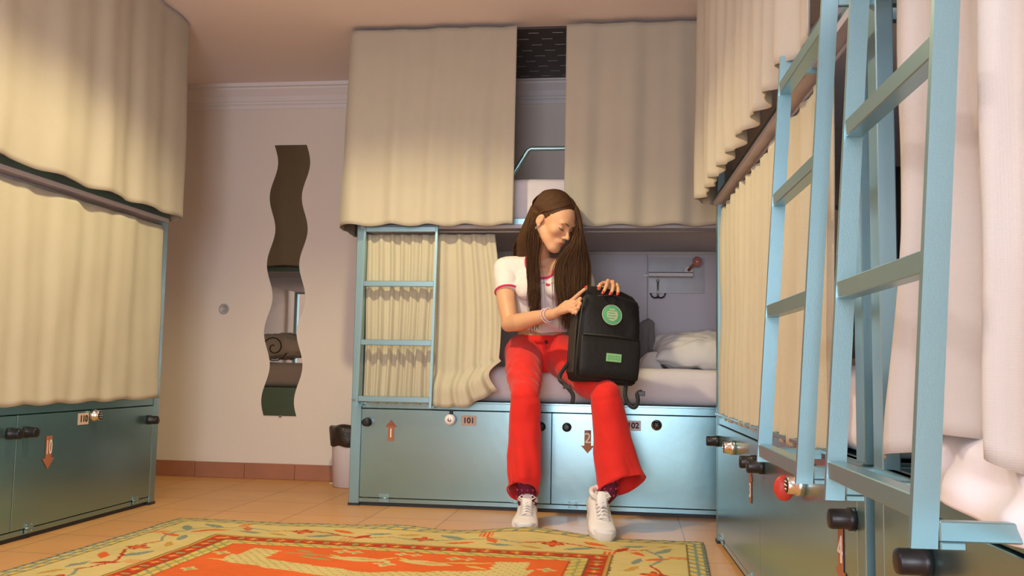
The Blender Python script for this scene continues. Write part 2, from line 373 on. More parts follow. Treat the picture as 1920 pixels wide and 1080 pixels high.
# ------------------------------------------------------------------ curtains
def path_pts(ctrl, n, closed=False):
    """resample a rounded polyline to n even points and normals (left of travel)"""
    P_ = [V((*c, 0)) for c in ctrl]; q = []
    for i in range(len(P_)-1):
        for k in range(60): q.append(P_[i].lerp(P_[i+1], k/60))
    q.append(P_[-1])
    for _ in range(25):
        q = [q[0]]+[(q[i-1]+q[i]*2+q[i+1])/4 for i in range(1, len(q)-1)]+[q[-1]]
    d = [0]
    for i in range(1, len(q)): d.append(d[-1]+(q[i]-q[i-1]).length)
    out = []; j = 0
    for k in range(n):
        t = d[-1]*k/(n-1)
        while j < len(d)-2 and d[j+1] < t: j += 1
        out.append(q[j].lerp(q[j+1], (t-d[j])/max(1e-9, d[j+1]-d[j])))
    nr = []
    for k in range(n):
        t = (out[min(k+1, n-1)]-out[max(k-1, 0)]).normalized(); nr.append(V((-t.y, t.x, 0)))
    return out, nr, d[-1]
def curtain(label, ctrl, zt, zb, lam, a0, a1, seed=0, out=1, sharp=.0, warp=None, mat_='curtain', group=None, scal=.004, flare=0, dens=.008):
    """out=+1: folds bulge to the left of travel; warp(s, v, p, n) may move a point; s metres along, v 0 at the top"""
    _, _, Lg = path_pts(ctrl, 40)
    n = max(24, int(Lg/dens)); pts, nr, Lg = path_pts(ctrl, n); nv = int(abs(zt-zb)/.022)+2
    vs = []; fs = []
    for j in range(nv):
        v = j/(nv-1); amp = a0+(a1-a0)*smoothstep(0, 1, v)
        for i in range(n):
            s = i/(n-1)*Lg
            ph = 2*pi*s/lam+2.4*nz(s*1.6/lam*.25, seed*7.3, v*.25)+1.3*nz(s*1.1, seed, v*.8)
            wv = sin(ph)
            if sharp: wv = wv*(1-sharp)+sharp*(abs(sin(ph/2))*2-1)*1.1
            k = .75+.6*nz(s*2.2, seed+9.1, 0)
            o_ = amp*k*(wv*.75+.30*sin(ph*2.13+seed))+.008*nz(s*5, v*3, seed+3)
            p = pts[i]+nr[i]*(out*(o_+flare*v)); z = zt+(zb-zt)*v+scal*v*sin(ph+.6)
            p = V((p.x, p.y, z))
            if warp: p = warp(s, v, p, nr[i]*out)
            vs.append(p)
    for j in range(nv-1):
        for i in range(n-1): fs.append([j*n+i, j*n+i+1, (j+1)*n+i+1, (j+1)*n+i])
    mb = MB(); mb.add(vs, fs, 0, True); o = mb.build('curtain', mat_, fix=False)
    so = o.modifiers.new('thickness', 'SOLIDIFY'); so.thickness = .0025; so.offset = 0
    return tag(o, label, 'curtain', group)
ZH = 1.318
# centre, upper: wraps the left end then runs along the front
curtain('long cream curtain closing the left half of the top berth of the middle bunk', [(-1.41, 5.05), (-1.385, 4.235), (-.550, 4.235)], 2.277, ZH, .20, .009, .018, 1, -1, flare=.026, scal=.005)
curtain('cream curtain right of the opening on the top berth of the middle bunk', [(-.315, 4.235), (.50, 4.235)], 2.277, ZH, .22, .009, .017, 2, -1, flare=.010, scal=.005)
# centre, lower left: gathered behind the ladder
curtain('gathered cream curtain hanging behind the ladder of the middle bunk', [(-1.27, 4.30), (-.905, 4.30)], 1.285, .478, 0.055, .012, .020, 3, -1, mat_='curtain2',
        warp=lambda s, v, p, n: p+V((.015*v*sin(v*2.6+s*9), -.006*v, 0)), dens=.004)
def pulled(s, v, p, n):
    u = max(0, s-.02)/.28                                     # 0 at the ladder, 1 at the free edge
    p.x += u*(.035*sin(v*pi*.9)*1.0+.0*v)+.028*u*v
    if v > .78: p.x += u*(.02-.09*sin((v-.78)/.22*pi)*.6)
    p.y += -.10*sin(min(1, u*1.15)*pi*.5)*smoothstep(.25, .85, v)*u-.014*v
    p.z += .085*smoothstep(.35, 1, u)*smoothstep(.55, 1, v)
    p.y += -.055*smoothstep(.80, .9, v)
    return p
curtain('cream curtain pulled aside beside the person, its corner tucked over the mattress', [(-.925, 4.305), (-.648, 4.305)], 1.287, .470, .075, .012, .017, 4, -1, mat_='curtain2', warp=pulled, dens=.004)
# left side
curtain('tall cream curtain of the top berth on the left bunk', [(-3.0, 4.175), (-2.125, 4.175), (-2.115, 2.0)], 2.285, 1.335, .30, .010, .016, 5, 1, flare=.012)
curtain('cream curtain drawn across the bottom berth of the left bunk', [(-2.186, 4.055), (-2.186, 2.1)], 1.29, .488, .22, .006, .009, 6, 1, mat_='curtain2', flare=.012)
# right side
def rp(*a): return [rloc(d, e) for d, e in a]
curtain('deeply pleated cream curtain of the top berth on the right side', rp((-.06, -.30), (-.045, .065), (1.0, .055), (1.86, .055)), 2.285, 1.330, .20, .022, .036, 7, -1, sharp=.3, flare=.0)
curtain('narrow pleated cream curtain of the bottom berth behind the far ladder on the right', rp((.06, -.012), (1.80, -.012)), 1.288, .478, .13, .009, .013, 8, -1, mat_='curtain2', flare=.006, dens=.005)
def near(s, v, p, n):
    k = smoothstep(.30, .9, s)*smoothstep(.45, 1, v); p += n*(.055*k)
    kf = smoothstep(.30, .0, s)*smoothstep(.55, 1, v); p += V((-.015*kf, .06*kf, -.055*kf))
    p.z += .03*sin(s*8+.4)*smoothstep(.8, 1, v)
    return p
curtain('large cream curtain bunched over the mattress edge of the nearest right bunk', rp((2.25, .0), (3.3, .01)), 1.288, .56, .15, .014, .026, 9, -1, mat_='curtain_lit', warp=near, dens=.006)
# ------------------------------------------------------------------ bedding
def pad(name, label, cat, x0, y0, z0, x1, y1, z1, r=.03, wr=.004, seed=0, mt='sheet', loc=(0, 0, 0), rz=0, group=None, fold=0):
    """rounded soft slab with wrinkles: superellipsoid grid"""
    bm = bmesh.new(); bmesh.ops.create_cube(bm, size=1)
    sx, sy, sz = x1-x0, y1-y0, z1-z0
    for v in bm.verts: v.co = V((x0+(v.co.x+.5)*sx, y0+(v.co.y+.5)*sy, z0+(v.co.z+.5)*sz))
    bmesh.ops.bevel(bm, geom=bm.edges[:], offset=r, segments=4, affect='EDGES', profile=.5)
    for ax, a, bb in ((0, x0, x1), (1, y0, y1)):
        n_ = int((bb-a)/.035)
        for k in range(1, n_):
            co = [0, 0, 0]; co[ax] = a+(bb-a)*k/n_; no = [0, 0, 0]; no[ax] = 1
            bmesh.ops.bisect_plane(bm, geom=bm.verts[:]+bm.edges[:]+bm.faces[:], plane_co=co, plane_no=no)
    for k in range(1, 4):
        bmesh.ops.bisect_plane(bm, geom=bm.verts[:]+bm.edges[:]+bm.faces[:], plane_co=(0, 0, z0+sz*k/4), plane_no=(0, 0, 1))
    bm.normal_update()
    for v in bm.verts:
        p = v.co; q = nz(p.x*3.1+seed, p.y*5, p.z*9)+.5*nz(p.x*9+seed, p.y*11, p.z*14)
        if p.z < z0+.004: q = min(q, 0)*.2
        v.co = p+v.normal*wr*q
    mb = MB(); mb.bm(bm, 0, True); o = mb.build(name, mt); o.location = loc; o.rotation_euler = (0, 0, rz)
    return tag(o, label, cat, group)
pad('mattress', 'white sheeted mattress of the bottom berth the person sits on', 'mattress', -1.26, 4.318, ZM0, .50, 5.10, ZM1-.004, .045, .008, 1)
pad('mattress', 'white mattress edge showing in the curtain opening of the top berth in the middle', 'mattress', -1.26, 4.332, 1.336, .50, 5.10, 1.562, .03, .004, 2)
pad('mattress', 'white mattress of the bottom berth on the left bunk, seen in the mirror', 'mattress', .07, .03, ZM0, 1.88, .80, ZM1, .04, .006, 3, loc=(-2.19, 2.16, 0), rz=pi/2)
pad('mattress', 'white mattress in the top berth of the left bunk behind its curtain', 'mattress', .07, .05, 1.336, 1.88, .80, 1.53, .04, .006, 4, loc=(-2.19, 2.16, 0), rz=pi/2)
pad('mattress', 'warm lit mattress seen between the two right ladders', 'mattress', .07, .03, ZM0, 1.95, .80, ZM1, .04, .006, 5, loc=(.33, 3.73, 0), rz=RA)
pad('mattress', 'white mattress of the far right top berth above the ladder head', 'mattress', .07, .05, 1.336, 1.95, .80, 1.53, .04, .006, 6, loc=(.33, 3.73, 0), rz=RA)
pad('mattress', 'white mattress of the nearest right bottom berth beneath the draped sheet', 'mattress', .07, .04, ZM0, 1.95, .80, ZM1, .04, .006, 7, loc=(x_, y_, 0), rz=RA)
def pillow(label, c, size, rz=0, tilt=0, seed=0, cat='pillow', mt='pillow'):
    a, b_, h = size; n_ = 44; mb = MB()
    for sgn in (1, -1):
        vs = []
        for j in range(n_+1):
            for i in range(n_+1):
                u = i/n_*2-1; v = j/n_*2-1
                e = max(0, (1-abs(u)**3.2))**.55*max(0, (1-abs(v)**3.2))**.55
                pin = 1-.07*(1-abs(u)**2)*abs(v)**2-.0
                z = sgn*h/2*e*(1 if sgn > 0 else .75)
                w_ = (nz(u*2.3+seed, v*2.3, sgn)*.022+.011*nz(u*6+seed, v*6, 3))*min(1, e*2.5)
                w_ += .010*sin(9*(u*v)+seed)*abs(u*v)*e
                vs.append((u*a/2*(1-.07*(1-v*v)*abs(u)**3), v*b_/2*(1-.09*(1-u*u)*abs(v)**3), z+w_))
        fs = [[j*(n_+1)+i, j*(n_+1)+i+1, (j+1)*(n_+1)+i+1, (j+1)*(n_+1)+i] for j in range(n_) for i in range(n_)]
        mb.add(vs, fs, 0, True)
    o = mb.build('pillow', mt); o.location = c; o.rotation_euler = (tilt, 0, rz)
    bm = bmesh.new(); bm.from_mesh(o.data); bmesh.ops.remove_doubles(bm, verts=bm.verts, dist=.0008); bmesh.ops.recalc_face_normals(bm, faces=bm.faces); bm.to_mesh(o.data); bm.free()
    return tag(o, label, cat)
pillow('plump white pillow at the right end of the middle bottom berth', (.375, 4.80, .755), (.56, .40, .19), .1, rad(12), 1)
pillow('white pillow leaning at the far end of the right bottom berth, between the ladders', (.95, 3.30, .755), (.40, .60, .18), .05, 0, 2)
pillow('pillow with a dark scroll on the left bunk, seen in the mirror', (-2.50, 3.84, .775), (.50, .36, .20), .0, rad(0), 3)
# scroll motif of that pillow faces the foot of the bed
sc = MB(); pts = [(-2.50+.012*k*.30*cos(k*.42), 4.028-.0, .775+.012*k*.30*sin(k*.42)) for k in range(3, 30)]
o = sc.tube(pts, .004, 6).build('scroll_print', 'ink'); o.parent = bpy.data.objects['pillow.002']; o.matrix_parent_inverse = Matrix.Translation((2.50, -3.84, -.775))
# grey cloth bundle behind the backpack
def cloth_cone(name, label, cat, c, h, r0, r1, seed, mt):
    mb = MB(); n_ = 64; rings = []
    for k in range(22):
        t = k/21; z = h*t; ring = []
        for j in range(n_):
            a = 2*pi*j/n_; r = (r0+(r1-r0)*t**.8)*(1+.16*sin(a*5+seed+2*t)*(.4+.6*(1-t))+.12*nz(cos(a)*2+seed, sin(a)*2, t*3))
            if t > .93: r *= max(.05, (1-t)/.07)
            ring.append((c[0]+r*cos(a)+.03*t*t, c[1]+.6*r*sin(a), c[2]+z))
        rings.append(ring)
    return tag(mb.loft(rings).build(name, mt), label, cat)
cloth_cone('cloth_bundle', 'crumpled grey cloth standing on the mattress behind the backpack', 'cloth', (.055, 4.86, .663), .265, .085, .035, 2, 'grey_cloth')
cloth_cone('towel', 'small white crumpled towel between the backpack and the pillow', 'towel', (.085, 4.68, .663), .09, .075, .03, 5, 'pillow')
# back panel behind the bottom berth with its vertical joint
M['back_panel'] = mat('lilac_back_panel', (.60, .58, .64), .55, bump=(30, .15))
bp_ = MB().box(-1.27, 5.118, .50, .082, 5.128, 1.295, .001).box(.086, 5.118, .50, .53, 5.128, 1.295, .001).build('back_panel', 'back_panel')
tag(bp_, 'lilac grey board wall behind the bottom berth of the middle bunk', 'panel')
M['clear_plate'] = mat('grey_shelf_plate', (.42, .43, .46), .30, bump=(18, .5), var=(9, .12))
sh = empty('wall_shelf', (.09, 5.117, 1.18)); tag(sh, 'small metal wall shelf on a grey plate inside the middle bottom berth', 'shelf')
MB().box(0, -.004, -.10, .30, 0, .095, .001).build('back_plate', 'clear_plate', sh)
MB().box(.00, -.075, -.012, .235, -.004, -.002, .001).box(.0, -.077, -.002, .235, -.073, .006).box(-.03, -.012, -.008, .0, -.004, .002).build('shelf_board', 'white_trim', sh)
MB().tube([(.0, -.077, .007), (.235, -.077, .007)], .0022, 6).build('shelf_edge', 'black', sh)
ch = empty('coat_hook', (.14, 5.112, 1.09)); tag(ch, 'black double coat hook under the small wall shelf', 'coat hook')
MB().tube([(0, -.004, .055), (0, -.006, .0), (0, -.008, -.03)], [.006, .005, .006], 8).ell((0, -.006, .06), (.009, .006, .007)).build('hook_stem', 'steel', ch)
for s in (-1, 1):
    MB().tube([(0, -.008, -.032), (s*.018, -.014, -.036), (s*.032, -.022, -.03), (s*.038, -.026, -.018)], [.0045, .004, .004, .003], 8).ell((s*.039, -.026, -.015), .005).build('hook_arm', 'black', ch)
rl = empty('reading_lamp', (.335, 5.11, 1.205)); tag(rl, 'small white reading lamp with a pink glass head at the end of the wall shelf', 'lamp')
M['pink_glass'] = mat('pink_glass', (.75, .30, .28), .12, trans=.4, coat=.5)
MB().lathe([(.028, 0), (.028, .012), (.022, .018), (.008, .02)], Matrix.Translation((-.03, 0, 0)) @ Matrix.Rotation(pi/2, 4, 'X')).build('lamp_base', 'white_trim', rl)
MB().tube([(-.03, -.02, 0), (-.015, -.05, .02), (.0, -.06, .03)], .008, 10).build('lamp_arm', 'rust', rl)
MB().ell((.012, -.065, .042), (.026, .026, .028)).build('lamp_head', 'pink_glass', rl)
# ------------------------------------------------------------------ things on the back wall
M['mirror'] = mat('mirror_glass', (.72, .69, .63), .02, 1)
mr = empty('wall_mirror', (-2.0, 5.147, .36)); tag(mr, 'tall wavy edged wall mirror between the left bunk and the middle bunk', 'mirror')
for k in range(2):
    z0, z1 = k*.792+.0005, (k+1)*.792-.0005
    Lp, Rp = [], []
    for j in range(57):
        z = z0+(z1-z0)*j/56; c = .0215*sin(2*pi*(z+.36)/.396+3.89)+.002
        Lp.append((c-.098, z)); Rp.append((c+.098, z))
    poly = Lp+Rp[::-1]
    X = Matrix.Rotation(pi/2, 4, 'X')
    MB().prism(poly, .005, Matrix.Translation((0, -.001, 0)) @ X).build('mirror_tile', 'mirror', mr)
MB().box(-.008, -.009, -.008, .008, 0, .004, .001).build('mirror_clip', 'steel', mr)
sk_ = empty('wall_socket', (-2.37, 5.147, .972)); tag(sk_, 'small round unfinished socket hole in the wall left of the mirror', 'socket')
RX = Matrix.Rotation(pi/2, 4, 'X')
MB().lathe([(.031, 0), (.031, .004), (.024, .005), (.022, .001), (.001, .001)], RX, n=32).build('socket_plate', 'clear_plate', sk_)
MB().box(-.010, -.006, -.010, .002, 0, .008, .002).tube([(.002, -.004, -.012), (.010, -.006, .0), (.004, -.004, .012)], .003, 8).build('socket_core', 'plate', sk_)
bn = empty('waste_bin', (-1.515, 4.95, 0)); tag(bn, 'small white waste bin with a dark liner beside the middle bunk post', 'waste bin')
MB().lathe([(.085, .0), (.092, .004), (.108, .29), (.108, .30), (.104, .30), (.088, .01), (.001, .008)], n=40).build('bin_body', 'bin', bn)
lm = MB(); rings = []
for r, z in ((.104, .22), (.112, .225), (.114, .26), (.117, .30), (.118, .318), (.110, .326), (.100, .318), (.096, .24), (.088, .10)):
    rings.append([V(((r+.004*sin(j*.9+z*30)+.003*nz(j*.7, z*20, 0))*cos(2*pi*j/48), (r+.004*sin(j*.9+z*30))*sin(2*pi*j/48), z+.003*sin(j*.8))) for j in range(48)])
lm.loft(rings, cap=False).build('bin_liner', 'liner', bn)
pp = MB().box(-1.66, 5.04, 0, -1.585, 5.08, .004, .001, X=Matrix()).build('paper_scrap', 'cream_ink'); tag(pp, 'pale scrap of paper on the floor beside the waste bin', 'paper')
cp = MB().box(-1.27, 4.31, 2.288, .58, 5.06, 2.2995)
cpo = cp.build('ceiling_panel', 'dark_panel'); tag(cpo, 'dark ceiling panel with short pale dashes above the middle top berth', 'panel')
ds = MB()
for r in range(9):
    for k in range(18):
        x = -1.22+k*.118+(.059 if r % 2 else 0); y = 4.36+r*.082
        ds.box(x, y, 2.2865, x+.052, y+.005, 2.288)
ds.build('dash_pattern', 'grey_plastic', cpo)
# ------------------------------------------------------------------ inside the right bunks
M['dark_cloth'] = mat('dark_cloth', (.03, .03, .035), .9, bump=(40, .6))
M['dark_cloth2'] = mat('charcoal_cloth', (.10, .10, .11), .9, bump=(40, .5))
def hanging(label, name, d, e, z0, z1, wd_, th, mt, seed):
    mb = MB(); rings = []; cx, cy = rloc(d, e)
    for k in range(16):
        t = k/15; z = z1+(z0-z1)*t; ring = []
        for j in range(40):
            a = 2*pi*j/40; r = 1+.10*sin(a*6+seed)*t+.08*nz(cos(a)*2, sin(a)*2+seed, t*2)
            g = smoothstep(0, .12, t)*.5+.5 if t < .12 else 1
            ring.append((cx+wd_*r*g*cos(a), cy+th*r*g*sin(a), z))
        rings.append(ring)
    return tag(mb.loft(rings).build(name, mt), label, name.replace('_', ' '))
jk = hanging('dark jacket hanging inside the far right bottom berth', 'jacket', .9, -.42, .78, 1.27, .17, .05, 'dark_cloth', 1)
# draped sheet of the nearest right bunk
def drape(label, ctrl, zt, zb, seed, mt='sheet'):
    n = 90; pts, nr, Lg = path_pts(ctrl, n); vs = []; fs = []; nv = 26
    for j in range(nv):
        v = j/(nv-1)
        for i in range(n):
            s = i/(n-1)*Lg; o_ = .012*sin(s*38+seed+3*v)*v+.010*nz(s*9, v*4, seed)-.035+.05*sin(v*pi*.5)
            z = zt+(zb-zt)*v+.012*sin(s*13+seed)*v
            p = pts[i]-nr[i]*o_
            pass
            vs.append((p.x, p.y, z))
    for j in range(nv-1):
        for i in range(n-1): fs.append([j*n+i, j*n+i+1, (j+1)*n+i+1, (j+1)*n+i])
    o = MB().add(vs, fs, 0, True).build('bed_sheet', mt, fix=False); so = o.modifiers.new('thickness', 'SOLIDIFY'); so.thickness = .003
    return tag(o, label, 'bed sheet')
drape('pale lilac sheet hanging over the mattress edge of the nearest right bunk', rp((2.36, .0), (3.4, .0)), .60, .482, 1)

# ------------------------------------------------------------------ rug (colour painted knot by knot)
def rug():
    W_, H_ = 2.14, 2.5; st = .0055; nx, ny = int(W_/st), int(1.35/st)
    cr_, og, rd, bl, ye, gr, dk, oc = (.62, .50, .21), (.70, .135, .030), (.46, .055, .018), (.22, .28, .22), (.64, .47, .12), (.33, .33, .12), (.15, .09, .035), (.52, .31, .07)
    def leaf(x, y, cx, cy, a, ln, wd):
        dx, dy = x-cx, y-cy; u = dx*cos(a)+dy*sin(a); w_ = -dx*sin(a)+dy*cos(a)
        return abs(u) < ln and abs(w_) < wd*(1-(u/ln)**2)
    def flower(x, y, cx, cy, r):
        dx, dy = x-cx, y-cy; d = math.hypot(dx, dy); a = math.atan2(dy, dx); return d < r*(.72+.28*cos(4*a))
    def border(s, t, w_):      # s along the edge, t across the main border (0..w_)
        p = .40; k = math.floor(s/p); u = s-k*p; c = w_/2; fl = k % 2
        if fl: t = w_-t
        if abs(t-(c+.032*sin(2*pi*s/p))) < .0045: return rd if k % 2 else bl
        if flower(u, t, .10, c+.012, .036): return og if flower(u, t, .10, c+.012, .022) else rd
        if leaf(u, t, .185, c-.035, .5, .055, .016): return bl
        if leaf(u, t, .225, c+.040, -.5, .05, .014): return og
        if leaf(u, t, .31, c-.02, 1.1, .04, .015): return rd if fl else og
        if leaf(u, t, .345, c+.035, .2, .045, .013): return bl
        if leaf(u, t, .04, c-.045, -.4, .04, .012): return oc
        if .26 < u < .30 and t < .05 and (u*100) % 1.3 < .7: return og
        return cr_
    def colour(x, y):          # x from the left edge, y from the back edge
        e = min(x, W_-x, y, H_-y); s = x if e in (y, H_-y) else y; e *= .80; s *= .82
        n1 = .006*nz(x*40, y*40, 0)
        if e < .010: return bl if (s*60) % 2 < 1.4 else dk
        if e < .050:
            q = (s+e*.8)/.026; return bl if (q % 2 < .55 or abs(e-.03) < .004) else (ye if int(q) % 3 else cr_)
        if e < .056: return dk
        if e < .256: return border(s, e-.056+n1, .20)
        if e < .262: return dk
        if e < .272: return oc
        if e < .318:
            u = s % .09; t = e-.295
            if flower(u, t, .045, 0, .020): return ye if flower(u, t, .045, 0, .011) else og
            if abs(u-.005) < .010 and abs(t) < .015-abs(u-.005): return gr
            return rd
        if e < .324: return dk
        if e < .366:
            q = (s-e)/.022; return gr if (q % 2 < .5 or abs(e-.345) < .003) else (ye if int(q) % 4 else cr_)
        if e < .372: return rd
        # field: pale dotted frame, open at the top, round two pale birds
        fx, fy = x-W_/2+.01, y-.465; ax = abs(fx); k = 1 if fx < 0 else -1
        saw = .010*abs((fy*46) % 2-1)
        arm = .385-saw < ax < .490-.25*max(0, fy-.20)+saw*.4 and .055+(.49-ax)*.25 < fy < .30
        base = ax < .52-.2*max(0, fy-.2) and abs(fy-(.235+.30*(.50-ax))) < .048+saw
        if arm or base:
            return gr if (int(x*120)+int(y*95)) % 4 == 0 and int(y*95) % 2 else cr_
        for cx, cy, a_, l, w2 in ((-.075, .150, .04, .115, .030), (.155, .150, .20, .10, .032)):
            if leaf(fx, fy, cx, cy, a_, l, w2): return cr_ if not leaf(fx, fy, cx+.02, cy-.004, a_, l*.45, w2*.22) else oc
        for cx, cy, a_, l, w2 in ((-.155, .128, .5, .05, .008), (.015, .118, -.7, .04, .010), (.075, .115, .7, .035, .010), (-.26, .12, .12, .11, .010), (-.30, .07, .6, .05, .010), (.29, .12, -.2, .10, .010), (-.22, .17, .3, .07, .010), (.33, .18, .5, .05, .012)):
            if leaf(fx, fy, cx, cy, a_, l, w2): return gr if cx < -.2 else ye
        for cx, cy, r in ((-.17, .045, .034), (-.12, .05, .030), (.04, .035, .026), (.09, .035, .026), (.03, .20, .040), (.23, .06, .030), (.28, .06, .026), (-.56, .16, .034), (.56, .16, .034), (-.54, .42, .03), (.54, .42, .03)):
            if flower(fx, fy, cx, cy, r): return cr_ if not flower(fx, fy, cx, cy, r*.45) else gr
        if leaf(fx, fy, -.50*k, .27, .15, .07, .009) or leaf(fx, fy, .50, .30, -.2, .06, .009): return ye
        return og
    vs = []; cols = []
    for j in range(ny+1):
        for i in range(nx+1):
            x, y = i*st, j*st
            z = .007+.006*max(0, nz(x*2.2, y*3, 4))+.0015*nz(x*14, y*14, 1)
            # soft buckle of the back edge, lifted near the person's right shoe
            z += .030*math.exp(-((x-1.48)/.20)**2-((y-.02)/.10)**2)+.014*math.exp(-((x-.95)/.12)**2-((y-.0)/.07)**2)
            yy = y+.010*nz(x*3.3, 2, 0)*math.exp(-y*6)
            vs.append((x, -yy, z))
            c = colour(x+.002*nz(x*60, y*60, 5), y+.002*nz(y*60, x*60, 7)); f = 1+.10*nz(x*18, y*130, 0)+.10*nz(x*5, y*5, 2)
            cols.append((c[0]*f, c[1]*f, c[2]*f, 1))
    fs = [[j*(nx+1)+i, (j+1)*(nx+1)+i, (j+1)*(nx+1)+i+1, j*(nx+1)+i+1] for j in range(ny) for i in range(nx)]
    M['rug'] = mat('rug_wool', (.6, .3, .1), .95, bump=(320, .6), attr='knots', sheen=0, spec=.2)
    o = MB().add(vs, fs, 0, True).build('rug', 'rug', fix=False)
    ca = o.data.color_attributes.new('knots', 'FLOAT_COLOR', 'POINT'); ca.data.foreach_set('color', [q for c in cols for q in c])
    so = o.modifiers.new('thickness', 'SOLIDIFY'); so.thickness = .006; so.offset = -1
    o.location = (-1.862, 3.725, .0005); o.rotation_euler = (0, 0, rad(-2.2))
    tag(o, 'orange and cream patterned wool rug lying on the tiled floor', 'rug')
    mb = MB()
    return o
rug()
# ------------------------------------------------------------------ the person
def A(*a): return at(*a)
M['skin'] = mat('skin', (.8, .5, .36), .48, attr='skin', sss=.12, bump=(160, .12))
M['tee'] = mat('white_jersey', (.80, .76, .76), .9, bump=(240, .15), sheen=.2)
M['pink_trim'] = mat('pink_rib_trim', (.66, .035, .13), .85, bump=(300, .3))
M['red_twill'] = mat('red_twill', (.74, .018, .012), .82, bump=(260, .35, 4), sheen=.15)
M['hair'] = mat('brown_hair', (.078, .038, .017), .62, var=(60, .25), spec=.25)
M['sock'] = mat('burgundy_sock', (.16, .015, .04), .9, bump=(200, .5))
M['sock_dot'] = mat('sock_dots', (.55, .05, .10), .9)
M['shoe'] = mat('white_leather', (.84, .82, .82), .5, bump=(90, .2))
M['sole'] = mat('white_rubber', (.78, .76, .76), .6)
M['nail'] = mat('red_nail', (.75, .03, .02), .2, coat=.6)
M['gold'] = mat('gold', (.8, .55, .2), .25, 1)
M['bead'] = mat('pale_beads', (.75, .6, .7), .4)
M['lash'] = mat('dark_lash', (.02, .012, .008), .7)
M['brow'] = mat('brow_hair', (.10, .055, .03), .8)
person = empty('person', (-.40, 4.10, 0))
tag(person, 'seated woman in white tee and red trousers looking down at the black backpack', 'person')
def child(o, p=person):
    o.parent = p; w_ = V((0, 0, 0)); q = p
    mw = Matrix.Translation(q.location) if q is person else Matrix.Translation(person.location)
    o.matrix_parent_inverse = mw.inverted() if q is person else Matrix()
    return o
# head frame -----------------------------------------------------
hc = A(1037, 415, 4.12); hs = 1.08
yw, pt_, rl_ = rad(56), rad(31), rad(3)
HY = V((sin(yw)*cos(pt_), -cos(yw)*cos(pt_), -sin(pt_)))
HX = HY.cross(V((0, 0, 1))).normalized(); HZ = HX.cross(HY)
HX, HZ = HX*cos(rl_)+HZ*sin(rl_), HZ*cos(rl_)-HX*sin(rl_)
HM = Matrix((HX, HY, HZ)).transposed().to_4x4(); HM.translation = hc; HM = HM @ Matrix.Scale(hs, 4)
def H(x, y, z): return HM @ V((x, y, z))
RH = HM.to_3x3().normalized()
import numpy as np
class SDF:
    """smooth union of simple solids on a grid, turned into a mesh by surface nets"""
    def __init__(s, lo, hi, h):
        s.lo, s.h = np.array(lo, float), h; s.n = [int((b-a)/h)+1 for a, b in zip(lo, hi)]
        g = np.meshgrid(*[lo[i]+h*np.arange(s.n[i]) for i in range(3)], indexing='ij'); s.p = np.stack(g, -1); s.d = np.full(s.n, 1.0)
    def e(s, c, r, R=None):
        q = s.p-np.array(c)
        if R is not None: q = q @ np.array(R)       # columns of R are the local axes
        r = np.array(r, float); k0 = np.sqrt(((q/r)**2).sum(-1)); k1 = np.sqrt(((q/r**2)**2).sum(-1))+1e-9
        return k0*(k0-1)/k1
    def c(s, a, b, ra, rb):
        a, b = np.array(a, float), np.array(b, float); ab = b-a
        t = np.clip(((s.p-a)@ab)/(ab@ab), 0, 1); return np.sqrt(((s.p-a-t[..., None]*ab)**2).sum(-1))-(ra+(rb-ra)*t)
    def add(s, d, k=.01):
        h = np.clip(.5+.5*(s.d-d)/k, 0, 1); s.d = s.d*(1-h)+d*h-k*h*(1-h)
    def sub(s, d, k=.005):
        d = -d; h = np.clip(.5-.5*(s.d-d)/k, 0, 1); s.d = s.d*(1-h)+d*h+k*h*(1-h)
    def mesh(s):
        d = s.d; ins = d < 0; nx, ny, nz_ = s.n; idx = -np.ones((nx-1, ny-1, nz_-1), int)
        acc = np.zeros((nx-1, ny-1, nz_-1, 3)); cnt = np.zeros((nx-1, ny-1, nz_-1))
        for ax in range(3):
            o1, o2 = [a for a in range(3) if a != ax]
            for u in (0, 1):
                for v in (0, 1):
                    st = [0, 0, 0]; st[o1] = u; st[o2] = v; en = [x-1 for x in s.n]
                    A0 = tuple(slice(st[k], st[k]+en[k]) for k in range(3)); st2 = list(st); st2[ax] += 1
                    B0 = tuple(slice(st2[k], st2[k]+en[k]) for k in range(3))
                    a, b = d[A0], d[B0]; m = (a < 0) != (b < 0); t = np.where(m, a/(a-b+1e-12), 0)
                    off = np.zeros(a.shape+(3,)); off[..., o1] = u; off[..., o2] = v; off[..., ax] = t
                    acc += off*m[..., None]; cnt += m
        on = cnt > 0; idx[on] = np.arange(on.sum()); g = np.argwhere(on)
        vs = (g+acc[on]/cnt[on][:, None])*s.h+s.lo; fs = []
        for ax in range(3):
            o1, o2 = [(1, 2), (2, 0), (0, 1)][ax]
            en = list(s.n); en[ax] -= 1
            A0 = [slice(1, -1)]*3; A0[ax] = slice(0, s.n[ax]-1); B0 = [slice(1, -1)]*3; B0[ax] = slice(1, s.n[ax])
            a, b = ins[tuple(A0)], ins[tuple(B0)]; w_ = np.argwhere(a != b)
            base = w_.copy(); 
            for o_ in (o1, o2): base[:, o_] += 1
            def cell(du, dv):
                q = base.copy(); q[:, o1] -= du; q[:, o2] -= dv; return idx[q[:, 0], q[:, 1], q[:, 2]]
            Q = np.stack([cell(0, 0), cell(1, 0), cell(1, 1), cell(0, 1)], 1); fl = a[tuple(w_.T)]
            Q[~fl] = Q[~fl][:, ::-1]; fs += Q.tolist()
        return [V(p) for p in vs.tolist()], fs
def rot3(rx=0, ry=0, rz=0):
    return (Matrix.Rotation(rz, 3, 'Z') @ Matrix.Rotation(ry, 3, 'Y') @ Matrix.Rotation(rx, 3, 'X'))
hd = SDF((-.095, -.125, -.145), (.095, .135, .135), .0021)
hd.add(hd.e((0, -.014, .038), (.073, .094, .079)), .001)
